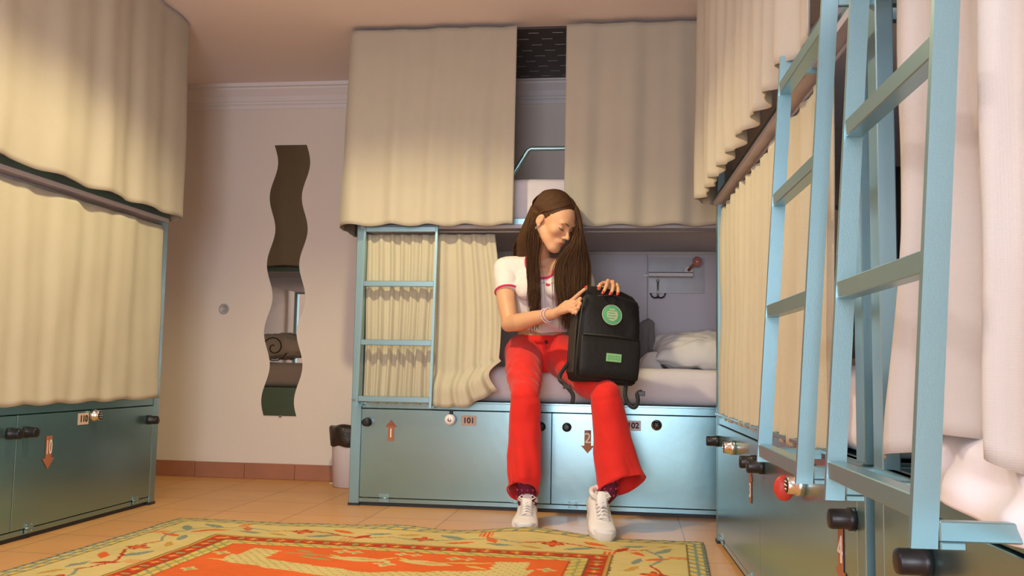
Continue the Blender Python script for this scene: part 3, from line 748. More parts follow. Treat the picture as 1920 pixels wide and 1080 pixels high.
hd.add(hd.e((0, .036, .010), (.059, .057, .072)), .02)
hd.add(hd.e((0, .036, -.050), (.047, .049, .046)), .022)
hd.add(hd.e((0, .074, -.090), (.021, .019, .020)), .024)
hd.add(hd.c((0, -.030, -.03), (0, -.038, -.088), .046, .045), .02)
for s in (-1, 1):
    hd.add(hd.c((s*.050, .000, -.045), (s*.018, .064, -.092), .014, .014), .024)
    hd.add(hd.e((s*.037, .060, -.018), (.020, .018, .016)), .024)
    hd.add(hd.e((s*.026, .082, .024), (.024, .011, .008)), .014)
for s in (-1, 1):
    hd.sub(hd.e((s*.031, .099, .005), (.018, .011, .011)), .012)
    hd.add(hd.e((s*.031, .0745, .003), (.0145, .0130, .0115)), .003)
hd.add(hd.c((0, .082, .016), (0, .103, -.020), .0065, .0078), .012)
hd.add(hd.e((0, .1075, -.0270), (.0095, .0095, .0085)), .007)
for s in (-1, 1):
    hd.add(hd.e((s*.0105, .0985, -.0310), (.0068, .0088, .0062)), .005)
hd.add(hd.e((0, .080, -.055), (.026, .018, .018)), .014)
hd.add(hd.e((0, .0945, -.0525), (.0185, .0070, .0044)), .004)
hd.add(hd.e((0, .0925, -.0625), (.0150, .0075, .0050)), .004)
hd.sub(hd.c((-.017, .096, -.0578), (.017, .096, -.0578), .0014, .0014), .003)
for s in (-1, 1):
    hd.sub(hd.e((s*.0065, .104, -.0395), (.0030, .0042, .0028)), .002)
    hd.add(hd.e((s*.0725, -.010, -.010), (.0072, .0150, .0245), rot3(-.15, 0, s*.30)), .004)
    hd.add(hd.e((s*.0705, -.004, -.032), (.0055, .0080, .0090)), .004)
    hd.sub(hd.e((s*.0810, -.006, -.008), (.0060, .0080, .0140), rot3(-.15, 0, s*.30)), .003)
body = MB()
hv, hf = hd.mesh(); body.add(hv, hf, 0, True, HM)
# neck and torso ---------------------------------------------------
SH_L, SH_R = A(948, 505, 4.27), A(1085, 507, 4.20)   # her right shoulder is on the left in the frame
nb = A(1012, 492, 4.255)
body.tube([H(0, -.035, -.03), H(0, -.034, -.07), H(0, -.036, -.10), nb+V((0, 0, .02)), nb+V((0, 0, -.03))], [.047, .048, .048, .052, .07], 28)
tors = [(V((-.425, 4.37, .68)), .145, .110), (V((-.425, 4.362, .75)), .136, .098), (V((-.425, 4.348, .80)), .114, .084), (V((-.423, 4.337, .85)), .110, .080),
        (V((-.42, 4.32, .92)), .118, .088), (V((-.415, 4.30, .99)), .130, .096), (V((-.412, 4.285, 1.06)), .142, .094), (V((-.41, 4.27, 1.11)), .150, .078), (V((-.41, 4.262, 1.145)), .120, .060), (V((-.41, 4.258, 1.17)), .06, .05)]
body.tube([t[0] for t in tors], [(t[1], t[2]) for t in tors], 40, up=(0, 1, 0))
for dx in (-.062, .070): body.ell((-.412+dx, 4.215, 1.025), (.052, .048, .050))
for s_, p in ((0, SH_L), (1, SH_R)): body.tube([V((-.41, 4.265, 1.12)), p], [.055, .050], 20); body.ell(p, .052)
# her right arm (left in frame)
EL, WL = A(955, 607, 4.14), A(1040, 588, 3.935)
body.tube([SH_L, SH_L.lerp(EL, .3)+V((-.008, .004, 0)), SH_L.lerp(EL, .6)+V((-.007, 0, 0)), EL+V((0, .01, .02)), EL], [.050, .046, .043, .039, .036], 44)
body.ell(EL+V((-.002, .008, .0)), .0375, nu=40, nv=24)
body.tube([EL, EL.lerp(WL, .25)+V((0, -.005, -.004)), EL.lerp(WL, .6), WL], [.037, .040, .034, (.025, .021)], 20) if False else body.tube([EL, EL.lerp(WL, .25)+V((0, -.005, -.004)), EL.lerp(WL, .6), WL], [.037, .040, .032, .0215], 44)
# her left arm, behind the backpack, hand over its top
ER, WR = A(1122, 655, 4.16), A(1160, 565, 3.995)
body.tube([SH_R, SH_R.lerp(ER, .5)+V((.01, 0, 0)), ER], [.048, .041, .036], 20); body.ell(ER, .037)
body.tube([ER, ER.lerp(WR, .35), WR], [.037, .035, .0215], 30)
def hand(W_, palm, knuckles, fingers, thumb, nails, rk=.0092):
    """W_ wrist; palm = centre of palm; knuckles four points index..little; fingers = joint lists from the knuckle; thumb = joints from its base"""
    base = sum(knuckles, V())/4
    for k in knuckles: body.tube([W_.lerp(palm, .1), palm.lerp(k, .45), k], [.0165, .0140, rk*1.12], 14)
    body.tube([W_.lerp(palm, -.25), W_.lerp(palm, .4), palm], [.0205, .0200, .0165], 24); body.ell(W_, .0215, nu=28, nv=18); body.ell(palm, .0175)
    tips = []
    for k, f in zip(knuckles, fingers):
        q = [k]+f; r = [rk*1.08]+[rk*(1-.10*i) for i in range(1, len(q))]
        body.tube(q, r, 12); 
        for p, rr in zip(q, r): body.ell(p, rr*1.02, nu=12, nv=8)
        tips.append((q[-1], (q[-1]-q[-2]).normalized()))
    body.tube(thumb, [.0145, .0125, .0105, .009][:len(thumb)], 12); body.ell(thumb[-1], .009, nu=12, nv=8); body.ell(thumb[0], .0140, nu=12, nv=8)
    tips.append((thumb[-1], (thumb[-1]-thumb[-2]).normalized()))
    for (p, d), up in zip(tips, nails):
        if up is None: continue
        up = V(up).normalized(); up = (up-d*up.dot(d)).normalized(); s_ = d.cross(up)
        X = Matrix((s_, d, up)).transposed().to_4x4(); X.translation = p+up*.0062+d*.003
        NAILS.append(X)
NAILS = []
# right hand: index stretched to the pack, others folded
kn = [A(1073, 563, 3.885), A(1079, 568, 3.870), A(1080, 576, 3.862), A(1077, 584, 3.862)]
fg = [[A(1086, 551, 3.868), A(1093, 545, 3.862), A(1099, 540, 3.858)],
      [A(1088, 560, 3.850), A(1085, 567, 3.842), A(1080, 571, 3.848)],
      [A(1088, 569, 3.840), A(1085, 577, 3.834), A(1079, 580, 3.842)],
      [A(1084, 579, 3.842), A(1080, 586, 3.838), A(1074, 587, 3.846)]]
hand(WL, A(1058, 577, 3.905), kn, fg, [A(1052, 577, 3.925), A(1062, 568, 3.915), A(1072, 566, 3.905)], [(-.1, -1, .8), None, None, None, None])
# left hand: fingers over the top edge of the pack, tips hanging in front
kn = [A(1131, 531, 3.905), A(1140, 527, 3.91), A(1149, 529, 3.915), A(1156, 534, 3.92)]
fg = [[A(1125, 534, 3.875), A(1123, 541, 3.858)],
      [A(1138, 533, 3.868), A(1134, 543, 3.850), A(1131, 548, 3.848)],
      [A(1150, 536, 3.868), A(1148, 545, 3.850), A(1145, 550, 3.848)],
      [A(1159, 541, 3.875), A(1159, 547, 3.862), A(1158, 551, 3.858)]]
hand(WR, A(1150, 540, 3.94), kn, fg, [A(1148, 545, 3.955), A(1134, 541, 3.95), A(1122, 538, 3.94)], [(0, -1, .3), (0, -1, .3), (0, -1, .3), (0, -1, .3), None])
# legs inside the trousers
HPL, HPR = V((-.505, 4.33, .735)), V((-.345, 4.33, .735))
KL, KR = A(984, 742, 3.90), A(1136, 742, 3.86)
AL_, AR_ = A(986, 925, 3.925), A(1140, 922, 3.86)
for h_, k_, a_ in ((HPL, KL, AL_), (HPR, KR, AR_)):
    body.tube([h_, h_.lerp(k_, .5), k_], [.075, .062, .048], 20); body.ell(k_, .048)
    body.tube([k_, k_.lerp(a_, .35)+V((0, .012, 0)), k_.lerp(a_, .8), a_], [.046, .048, .033, .031], 16)
    pass
bo = body.build('body', 'skin'); remesh(bo, .0025, 4, .5)
# skin's own colours: lips, cheeks, ears, knuckles; shade painted into mouth line and nostrils
me = bo.data; inv = HM.inverted(); cols = []
for v in me.vertices:
    c = V((.70, .395, .235)); q = inv @ v.co
    if (q-V((0, 0, 0))).length < .16:
        dl = ((q.x/.020)**2+((q.y-.100)/.014)**2+((q.z+.0605)/.0085)**2)
        if dl < 1.5: c = c.lerp(V((.60, .24, .18)), smoothstep(1.5, .7, dl))
        dc = (V((abs(q.x), q.y, q.z))-V((.038, .072, -.030))).length
        c = c.lerp(V((.70, .33, .24)), .35*smoothstep(.03, .008, dc))
        if abs(q.z+.0602) < .0010 and abs(q.x) < .017 and q.y > .085: c = V((.28, .07, .06))
        dn = (V((abs(q.x), q.y, q.z))-V((.006, .108, -.0405))).length
        if dn < .0038: c = V((.25, .10, .07))
    else:
        c = c*(1+.05*nz(v.co.x*22, v.co.y*22, v.co.z*22))
    cols += [c.x, c.y, c.z, 1]
ca = me.color_attributes.new('skin', 'FLOAT_COLOR', 'POINT'); ca.data.foreach_set('color', cols)
child(bo)
for X in NAILS: child(MB().ell((0, 0, 0), (.0052, .0085, .0022), X=X, nu=12, nv=8).build('fingernail', 'nail'), bo)
for s in (-1, 1):
    em = MB(); bw = MB()
    pts = [H(s*(.031+.0140*cos(a)), .0742+.0138*math.sqrt(max(0, 1-cos(a)**2*.97)), .0015-.0050*sin(a)) for a in [pi*k/10 for k in range(11)]]
    em.tube(pts, .0013*hs, 6)
    for k in range(1, 10): em.tube([pts[k], pts[k]+(HY*.006-HZ*.005)], [.0006, .0002], 4)
    bp2 = [H(s*x, .0945-.20*max(0, x-.016)-9*max(0, x-.03)**2, z) for x, z in ((.012, .0200), (.018, .0228), (.027, .0255), (.036, .0258), (.044, .0225), (.049, .0190))]
    bw.tube(bp2, [.0018, .0026, .0026, .0022, .0015, .0006], 6)
    child(em.build('eyelashes', 'lash'), bo); child(bw.build('eyebrow', 'brow'), bo)
er = MB(); er.tube([H(.074+.004*cos(a), -.006+.007*cos(a), -.046+.008*sin(a)) for a in [2*pi*k/16 for k in range(17)]], .0018, 8, cap=False); er.ell(H(.074, -.006, -.038), .0032)
child(er.build('earring', 'steel'), bo)
def bracelet(p, axis, r, name, mt):
    ax = axis.normalized(); u = ax.orthogonal().normalized(); w_ = ax.cross(u); mb = MB()
    for k in range(26):
        a = 2*pi*k/26; mb.ell(p+u*r*cos(a)+w_*r*sin(a), .0036, nu=8, nv=6)
    child(mb.build(name, mt), bo)
dr_ = WL-EL; bracelet(EL.lerp(WL, .88), dr_, .0295, 'bracelet', 'bead'); bracelet(EL.lerp(WL, .82)+V((0, 0, -.002)), dr_+V((0, .02, .05)), .0315, 'bracelet', 'bead')
rg = MB(); k0, k1 = A(1156, 534, 3.92), A(1159, 541, 3.875)
rg.tube([k0.lerp(k1, .6)+V((.0105*cos(a), -.004*sin(a), .0105*sin(a))) for a in [2*pi*k/18 for k in range(19)]], .0016, 6, cap=False)
child(rg.build('ring', 'gold'), bo)
# ------------------------------------------------------------------ t-shirt
ts = MB()
tt = [(V((-.423, 4.335, .848)), .122, .092), (V((-.421, 4.328, .87)), .122, .094), (V((-.42, 4.318, .92)), .127, .098), (V((-.415, 4.298, .99)), .139, .106), (V((-.412, 4.283, 1.06)), .150, .102), (V((-.41, 4.27, 1.11)), .157, .085), (V((-.41, 4.262, 1.145)), .128, .066), (V((-.41, 4.258, 1.165)), .085, .052)]
ts.tube([t[0] for t in tt], [(t[1], t[2]) for t in tt], 44, up=(0, 1, 0))
for dx in (-.062, .070): ts.ell((-.412+dx, 4.209, 1.025), (.060, .054, .058))
sl_ends = []
for p, e in ((SH_L, EL), (SH_R, ER)):
    q = p.lerp(e, .43); d = (e-p).normalized()
    ts.tube([V((-.41, 4.265, 1.125)), p+V((0, 0, .003))], [.058, .0555], 24); ts.ell(p, .057)
    ts.tube([p, p.lerp(e, .2), q], [.057, .056, .0535], 24); sl_ends.append((q, d))
to = ts.build('t_shirt', 'tee'); remesh(to, .0036, 5, .5)
NC, NN = V((-.407, 4.242, 1.126)), V((0, -.62, .78)).normalized()
NU = V((1, 0, 0)); NW = NN.cross(NU)
bm = bmesh.new(); bm.from_mesh(to.data); kk = []
for v in bm.verts:
    q = v.co-NC; u, w_, h_ = q.dot(NU), q.dot(NW), q.dot(NN)
    if (u/.082)**2+(w_/.080)**2 < 1 and h_ > -.05: kk.append(v)
bmesh.ops.delete(bm, geom=kk, context='VERTS'); bm.to_mesh(to.data); bm.free()
NECK = []
for k in range(61):
    t = 2*pi*k/60; best = None
    o_ = NC+NU*.083*cos(t)+NW*.081*sin(t)
    cand = min(to.data.vertices, key=lambda v: ((v.co-NC).dot(NU)-.083*cos(t))**2+((v.co-NC).dot(NW)-.081*sin(t))**2+(0 if (v.co-NC).dot(NN) > -.06 else 9))
    NECK.append(o_+NN*((cand.co-NC).dot(NN)))
for _ in range(3): NECK = [(NECK[i-1 if i else -2]+NECK[i]*2+NECK[(i+1) if i < 60 else 1])/4 for i in range(61)]
def wrinkle(o, fn):
    me = o.data; ns = [v.normal.copy() for v in me.vertices]
    for v, n_ in zip(me.vertices, ns): v.co += n_*fn(v.co, n_)
    me.update()
wrinkle(to, lambda p, n_: .0035*nz(p.x*10+p.z*9, p.y*6, p.z*26)+.003*nz(p.x*24, p.y*18, p.z*30)+(.004*sin((p.z+p.x*.5)*95)*smoothstep(.95, .85, p.z)))
child(to)
def ringtube(name, c, d, a, b, r, upv, mt, par, n=40, dz=None):
    d = d.normalized(); u = V(upv)-d*V(upv).dot(d); u.normalize(); w_ = d.cross(u); mb = MB()
    pts = []
    for k in range(n+1):
        t = 2*pi*k/n; p = c+w_*a*cos(t)+u*b*sin(t)
        if dz: p += dz(t)
        pts.append(p)
    mb.tube(pts, r, 8, cap=False); return child(mb.build(name, mt), par)
for q, d in sl_ends: ringtube('sleeve_trim', q-d*.004, d, .0545, .0545, .0052, (0, 1, 0), 'pink_trim', to)
child(MB().tube(NECK, .0058, 8, cap=False).build('collar_trim', 'pink_trim'), to)
pr = MB()
def onshirt(px, py): # print sits on the chest surface
    dg = bpy.context.evaluated_depsgraph_get(); d = (at(px, py, 4.2)-CAM).normalized()
    ok, loc, nrm, idx = to.ray_cast(CAM, d); return (loc, nrm) if ok else (at(px, py, 4.15), V((0, -1, 0)))
for px, py, k in ((1009, 534, 0), (1028, 533, 1), (1019, 531, 2), (1002, 533, 2), (1036, 531, 2)):
    pr = MB(); loc, nrm = onshirt(px, py); X = nrm.to_track_quat('Z', 'Y').to_matrix().to_4x4(); X.translation = loc+nrm*.0006
    if k < 2:
        for j in range(4): pr.tube([V((-.012+.006*j, -.004+.003*(j % 2), 0)), V((-.009+.006*j, .006-.002*j % 2, .0004)), V((-.006+.006*j, -.003, 0))], .0018, 5, X=X)
        pr.ell((0, -.004, 0), (.010, .006, .0008), X=X, nu=12, nv=6)
    else: pr.tube([V((-.008, -.002, 0)), V((0, .003, 0)), V((.008, -.001, 0))], .0012, 5, X=X)
    child(pr.build('chest_print', 'pink_trim'), to)

# ------------------------------------------------------------------ trousers
tr = MB()
hp = [(V((-.422, 4.345, .806)), .127, .098), (V((-.424, 4.352, .77)), .142, .108), (V((-.426, 4.36, .73)), .160, .122), (V((-.428, 4.365, .69)), .166, .128), (V((-.428, 4.37, .672)), .15, .12)]
tr.tube([t[0] for t in hp], [(t[1], t[2]) for t in hp], 44, up=(0, 1, 0))
def ellring(c, t, a, b, n=44, ph=0, wob=0):
    t = t.normalized(); u = V((1, 0, 0))-t*t.x; u.normalize(); w_ = t.cross(u)
    return [c+u*(a*cos(2*pi*j/n)*(1+wob*sin(3*2*pi*j/n+ph)))+w_*(b*sin(2*pi*j/n)*(1+wob*sin(4*2*pi*j/n+ph))) for j in range(n)]
def leg(hip, knee, spec, hem_t):
    """spec: list of (centre, a, b) from knee down to hem"""
    rings = [ellring(hip, hip-knee, .088, .092), ellring(hip.lerp(knee, .35), hip-knee, .082, .088), ellring(hip.lerp(knee, .7), hip-knee, .073, .078), ellring(knee+V((0, .03, .012)), (hip-knee)+V((0, 0, .15)), .060, .061)]
    tr.loft(rings); tr.ell(knee+V((0, .006, 0)), (.062, .062, .062))
    cs = [knee+V((0, .005, .02))]+[c for c, _, _ in spec]; out_ = []; inn = []
    for i, (c, a, b_) in enumerate(spec):
        t = cs[i+1]-cs[min(i+2, len(cs)-1)] if i+2 < len(cs) else cs[i]-cs[i+1]
        k = i/(len(spec)-1); t = t.normalized().lerp(hem_t, smoothstep(.55, 1, k))
        out_.append(ellring(c, t, a, b_, ph=i*.5, wob=.05*k)); inn.append(ellring(c, t, a-.0085, b_-.0085, ph=i*.5, wob=.05*k))
    tr.loft([ellring(knee+V((0, .005, .02)), V((0, 0, 1)), .055, .055)]+out_+inn[::-1][:-2])
hemL = V((-.05, .66, 1)).normalized(); hemR = V((-.42, .52, 1)).normalized()
cL = [(A(986, 752, 3.905), .063, .062), (A(984, 790, 3.915), .066, .066), (A(983, 840, 3.915), .071, .072), (A(982, 885, 3.905), .069, .080), (A(981, 912, 3.915), .065, .088), (A(980, 923, 3.918), .064, .090)]
cR = [(A(1138, 752, 3.868), .066, .064), (A(1143, 790, 3.875), .072, .070), (A(1150, 840, 3.875), .082, .080), (A(1159, 885, 3.87), .092, .088), (A(1163, 903, 3.865), .098, .092), (A(1165, 912, 3.865), .101, .094)]
leg(HPL+V((0, 0, .0)), KL, cL, hemL); leg(HPR, KR, cR, hemR)
tro = tr.build('trousers', 'red_twill'); remesh(tro, .0042, 9, .5)
def tw(p, n_):
    d = .006*nz(p.x*9, p.y*9, p.z*5)+.0035*nz(p.x*24+p.z*8, p.y*20, p.z*16)
    kz = math.exp(-((p.z-.62)/.07)**2); d += kz*.0022*sin((p.x*1.2+p.y*1.1+p.z*1.3)*55+2*nz(p.x*6, p.y*6, 0))
    if p.z < .5: d += .004*sin(math.atan2(p.y-3.9, p.x-(-.45 if p.x < -.27 else -.06))*5+p.z*14)*smoothstep(.5, .25, p.z)*.9
    return d*(smoothstep(.12, .2, p.z)*.6+.4)
wrinkle(tro, tw); child(tro)
wbm = MB(); rg_ = []
for z, e in ((.775, .001), (.777, .005), (.792, .006), (.806, .005), (.809, .001), (.808, -.006), (.780, -.008)):
    k = (.809-z)/.034; rg_.append([V((-.422-.001*k+(.127+.010*k+e)*cos(t), 4.345+.003*k+(.0985+.008*k+e)*sin(t), z)) for t in [2*pi*j/48 for j in range(48)]])
child(wbm.loft(rg_, cap=False).build('waistband', 'red_twill'), tro)
bt = MB(); c = A(1024, 641, 4.236); bt.ell(c, (.0075, .005, .0075), nu=14, nv=8); child(bt.build('button', 'black'), tro)
sm_ = MB()
fl = [A(1024, 650, 4.228), A(1025, 665, 4.215), A(1026, 678, 4.207)]
sm_.tube(fl, .003, 6); child(sm_.build('fly_seam', 'red_twill'), tro)
for k, (cc, ht) in enumerate(((cL, hemL), (cR, hemR))):
    c, a, b_ = cc[-1]; pts = ellring(c+ht*.004, ht, a+.0005, b_+.0005, ph=(len(cc)-1)*.5, wob=.05); pts.append(pts[0])
    child(MB().tube(pts, .0042, 8, cap=False).build('hem', 'red_twill'), tro)
# socks and shoes
for k_, a_, b_ in ((KL, AL_, V((-.425, 3.895, .085))), (KR, AR_, V((-.140, 3.855, .11)))):
    p0 = k_.lerp(a_, .72); sk2 = MB().tube([p0, p0.lerp(a_, .6), a_, b_], [.041, .040, .040, .038], 22)
    for i in range(4):
        for j in range(10):
            an = 2*pi*(j+.5*(i % 2))/10; q = p0.lerp(a_, .35+.25*i)
            sk2.ell(q+V((.0400*cos(an), .0400*sin(an), 0)), (.0045, .0045, .0055), nu=8, nv=6, mi=1)
    child(sk2.build('sock', ['sock', 'sock_dot']))
def shoe(X):
    """local: toe +Y, heel 0, sole z 0; length .265"""
    s = MB(); L_ = .262
    prof = [(-.002, .024, .005, .060, .0), (.010, .033, .004, .082, .0), (.04, .037, .004, .090, 0), (.075, .037, .004, .088, 0), (.105, .037, .004, .078, 0), (.14, .041, .004, .066, .002), (.18, .046, .004, .055, .004), (.215, .046, .005, .047, .004), (.24, .038, .006, .040, .003), (.255, .024, .009, .032, .002), (.261, .010, .012, .024, .001)]
    rings = []
    for y, w_, z0, z1, dx in prof:
        ring = []
        for j in range(28):
            a = 2*pi*j/28; cx, sz = cos(a), sin(a)
            zz = (z0+z1)/2+(z1-z0)/2*(abs(sz)**.8*(1 if sz > 0 else -1))
            t = max(0, sz); ww = w_*(abs(cx)**.75*(1 if cx > 0 else -1))*(1-.30*t*t if y < .2 else 1-.1*t)
            ring.append((dx+ww, y, zz))
        rings.append(ring)
    s.loft(rings, X=X)
    # padded collar and heel tab
    s.tube([(.030*cos(a), .048+.040*sin(a)*1.0, .092+.006*cos(a+1)) for a in [2*pi*k/24 for k in range(25)]], .0085, 10, X=X, cap=False)
    s.tube([(0, .004, .06), (0, .0, .085), (0, -.003, .105)], [.018, .016, .010], 12, X=X)
    o = s.build('sneaker', 'shoe'); child(o)
    so = MB(); out_ = []
    for k in range(48):
        a = 2*pi*k/48; yy = .130+.137*sin(a); t = yy/L_
        wv = .0385+.010*smoothstep(.4, .75, t)-.004*math.exp(-((t-.45)/.15)**2)
        out_.append((wv*(abs(cos(a))**.62)*(1 if cos(a) > 0 else -1)+.003*smoothstep(.4, .8, t), yy))
    rr = []
    for z, k in ((.0, .96), (.004, 1.0), (.014, .985), (.024, 1.0), (.030, .985)):
        rr.append([(x*k, .13+(y-.13)*k, z+(.012*smoothstep(.2, .27, y))*(.6 if z < .01 else 1)) for x, y in out_])
    so.loft(rr, X=X); child(so.build('sole', 'sole'), o)
    lc = MB()
    for k in range(6):
        y = .095+k*.0175; zt = .090-(y-.095)*.36+.004; w_ = .022
        lc.tube([(-w_, y, zt-.012), (-w_*.5, y+.004, zt-.001), (0, y+.008, zt+.002), (w_*.5, y+.004, zt-.001), (w_, y, zt-.012)], .0034, 6, X=X)
        if k < 5: lc.tube([(-w_, y, zt-.011), (0, y+.009, zt+.004), (w_, y+.0175, zt-.017)], .0030, 6, X=X)
    for s_ in (-1, 1): lc.tube([(0, .094, .098), (s_*.018, .090, .112), (s_*.030, .098, .104), (s_*.014, .100, .097), (s_*.006, .11, .092)], .003, 6, X=X)
    child(lc.build('laces', 'shoe'), o)
    tn = MB(); tn.tube([(0, .13, .078), (0, .105, .092), (0, .090, .106), (0, .085, .114)], [(.016, .005), (.018, .006), (.017, .007), (.012, .004)], 14, up=(0, .6, 1), X=X)
    child(tn.build('tongue', 'shoe'), o)
def frame(heel, toe, roll=0):
    y = (toe-heel).normalized(); x = y.cross(V((0, 0, 1))).normalized(); z = x.cross(y)
    x, z = x*cos(roll)+z*sin(roll), z*cos(roll)-x*sin(roll)
    X = Matrix((x, y, z)).transposed().to_4x4(); X.translation = heel; return X
t1 = at(984, 1008, 3.66); t1.z = .002
shoe(frame(V((-.434, 3.975, .003)), V((-.407, 3.65, .003))) @ Matrix.Scale(1.16, 4))
shoe(frame(V((-.150, 3.875, .066)), V((-.098, 3.60, .001)), .10) @ Matrix.Scale(1.16, 4))
# ------------------------------------------------------------------ hair
random.seed(5)
hb = MB()
hX = HM
hb.ell((0, 0, 0), (.0785, .098, .083), X=HM @ Matrix.Translation((0, -.020, .043)), nu=40, nv=24)
def bundle(pts, r, n=26): hb.tube(pts, r, n)
bA = [H(.066, -.040, .02), A(1001, 440, 4.16), A(999, 478, 4.17), A(1001, 515, 4.165), A(1004, 550, 4.15)]
bundle(bA, [(.030, .022), (.032, .026), (.019, .016), (.013, .010), (.005, .004)])
bB = [H(-.045, .040, .095), A(1077, 392, 4.125), A(1081, 425, 4.12), A(1082, 455, 4.10), A(1070, 495, 4.125), A(1073, 540, 4.09), A(1078, 590, 4.07)]
bundle(bB, [(.016, .018), (.022, .026), (.022, .030), (.034, .028), (.066, .032), (.060, .030), (.035, .012)])
bC = [H(0, -.085, .02), A(992, 450, 4.24), A(990, 500, 4.33), A(1005, 550, 4.40)]
bundle(bC, [(.055, .045), (.066, .04), (.06, .03), (.03, .02)])
ho = hb.build('hair_base', 'hair'); remesh(ho, .005, 8, .6)
# carve the face side out of the cap: drop cap faces that sit in front of the hairline
inv = HM.inverted(); bm = bmesh.new(); bm.from_mesh(ho.data)
kill = []
for v in bm.verts:
    q = inv @ v.co
    if q.length < .135 and q.y > .02:
        line = .041-.9*abs(q.x)*.30-max(0, q.y-.075)*.0
        if (q.x/.0785)**2+((q.y+.02)/.098)**2+((q.z-.043)/.083)**2 < 1.13 and q.z < line+.012 and q.y > .035-abs(q.x)*.1 and q.x > -.075: kill.append(v)
bmesh.ops.delete(bm, geom=kill, context='VERTS')
HV = [v.co.copy() for v in bm.verts]; bm.verts.index_update(); HF = [[v.index for v in f.verts] for f in bm.faces]; bm.free()
bpy.data.objects.remove(ho)
st = MB(); st.add(HV, HF, 0, True)
def strand(pts, r=.0018):
    # smooth through control points
    q = []
    P_ = [pts[0]]+pts+[pts[-1]]
    for i in range(1, len(P_)-2):
        for k in range(4):
            t = k/4; a, b_, c_, d_ = P_[i-1:i+3]
            q.append(.5*((2*b_)+(-a+c_)*t+(2*a-5*b_+4*c_-d_)*t*t+(-a+3*b_-3*c_+d_)*t**3))
    q.append(pts[-1]); n_ = len(q)
    st.tube(q, [r*(.6+.4*min(1, i/3))*(1-.75*(i/(n_-1))**3) for i in range(n_)], 5)
def scalp(x, y, z, k=1.0):   # push a head-local point onto the hair cap
    d = V((x/.0785, (y+.020)/.098, (z-.043)/.083)); d.normalize(); d *= k
    return H(d.x*.0785, -.020+d.y*.098, .043+d.z*.083)
for i in range(620):                # near side: from the parting back over the ear, then down in front of the chest
    y0 = .070-.150*random.random(); o_ = 1.01+.03*random.random(); jx, jz, jy = random.gauss(0, 1), random.gauss(0, 1), random.gauss(0, 1)
    g = random.random()
    P1 = scalp(.004, y0, .12, o_); P2 = scalp(.045, y0-.006-.010*g, .092, o_); P3 = scalp(.071, y0*.62-.022-.012*g, .045, o_); P4 = scalp(.077, -.034-.035*g+y0*.3, .008, o_+.02)
    e = A(1000+jx*6, 447, 4.122+.010*jy); e2 = A(999+jx*4.5, 485, 4.140+.010*jy)
    L_ = 530+85*random.random()**1.5
    e3 = A(1001+jx*5+1.5*jz, 525, 4.155+.008*jy); e4 = A(1003+jx*4+4*jz, L_+12, 4.135+.008*jy)
    strand([P1, P2, P3, P4, e, e2, e3, e4], .0013)
for i in range(1200):                # far side: frames the face and falls over her left shoulder
    y0 = .078-.150*random.random(); o_ = 1.01+.04*random.random(); jx, jz, jy = random.gauss(0, 1), random.gauss(0, 1), random.gauss(0, 1)
    g = random.random()
    P1 = scalp(-.004, y0, .12, o_); P2 = scalp(-.045, y0-.004, .095, o_); P3 = scalp(-.072, y0*.85+.012, .050, o_+.02); P4 = A(1082+7*g+jx, 428, 4.125+.015*jy); P3 = P3.lerp(A(1079+6*g, 400, 4.12), .6)
    g = g*2-1
    dy = -.035*(1-abs(g))*.8
    e = A(1083+9*g+jx*3, 455, 4.09+dy+.010*jy); e2 = A(1073+29*g+jx*3, 497, 4.10+dy+.010*jy)
    e3 = A(1072+28*g+jx*4, 545, 4.07+dy+.010*jy); e4 = A(1077+22*g+jx*5+3*jz, 580+40*random.random(), 4.06+.012*jy)
    strand([P1, P2, P3, P4, e, e2, e3, e4], .0013)
for i in range(420):                # far side of the forehead, outlining the face
    y0 = .085-.075*random.random(); g, k = random.random(), random.uniform(-1, 1); jx, jz, jy = random.gauss(0, 1), random.gauss(0, 1), random.gauss(0, 1)
    P1 = scalp(-.004, y0, .12, 1.01+.03*g); P2 = scalp(-.030, y0+.004, .105, 1.02+.03*g)
    F1 = A(1075+6*g+jx, 389, 4.105+.03*k); F2 = A(1083+5*g+jx, 412, 4.115+.03*k); F3 = A(1086+5*g+jx, 440, 4.11+.03*k)
    e = A(1085+9*g+jx*2, 472, 4.10+.02*k); e2 = A(1078+20*g+jx*3, 515, 4.085+.012*k); e3 = A(1076+24*g+jx*4, 560+15*g, 4.065+.010*k)
    strand([P1, P2, F1, F2, F3, e, e2, e3], .0013)
for i in range(420):                # back
    a = random.uniform(-1, 1); jx, jy = random.gauss(0, 1), random.gauss(0, 1)
    P1 = scalp(.03*a, -.07, .11, 1.02); P2 = scalp(.055*a, -.11, .06, 1.03); P3 = scalp(.05*a, -.12, .0, 1.05)
    e = A(992+24*a, 450, 4.25+.02*jy); e2 = A(992+27*a+4*jx, 500, 4.34+.01*jy); e3 = A(1004+26*a+5*jx, 560, 4.42)
    strand([P1, P2, P3, e, e2, e3], .0018)
hair = st.build('hair', 'hair'); child(hair)
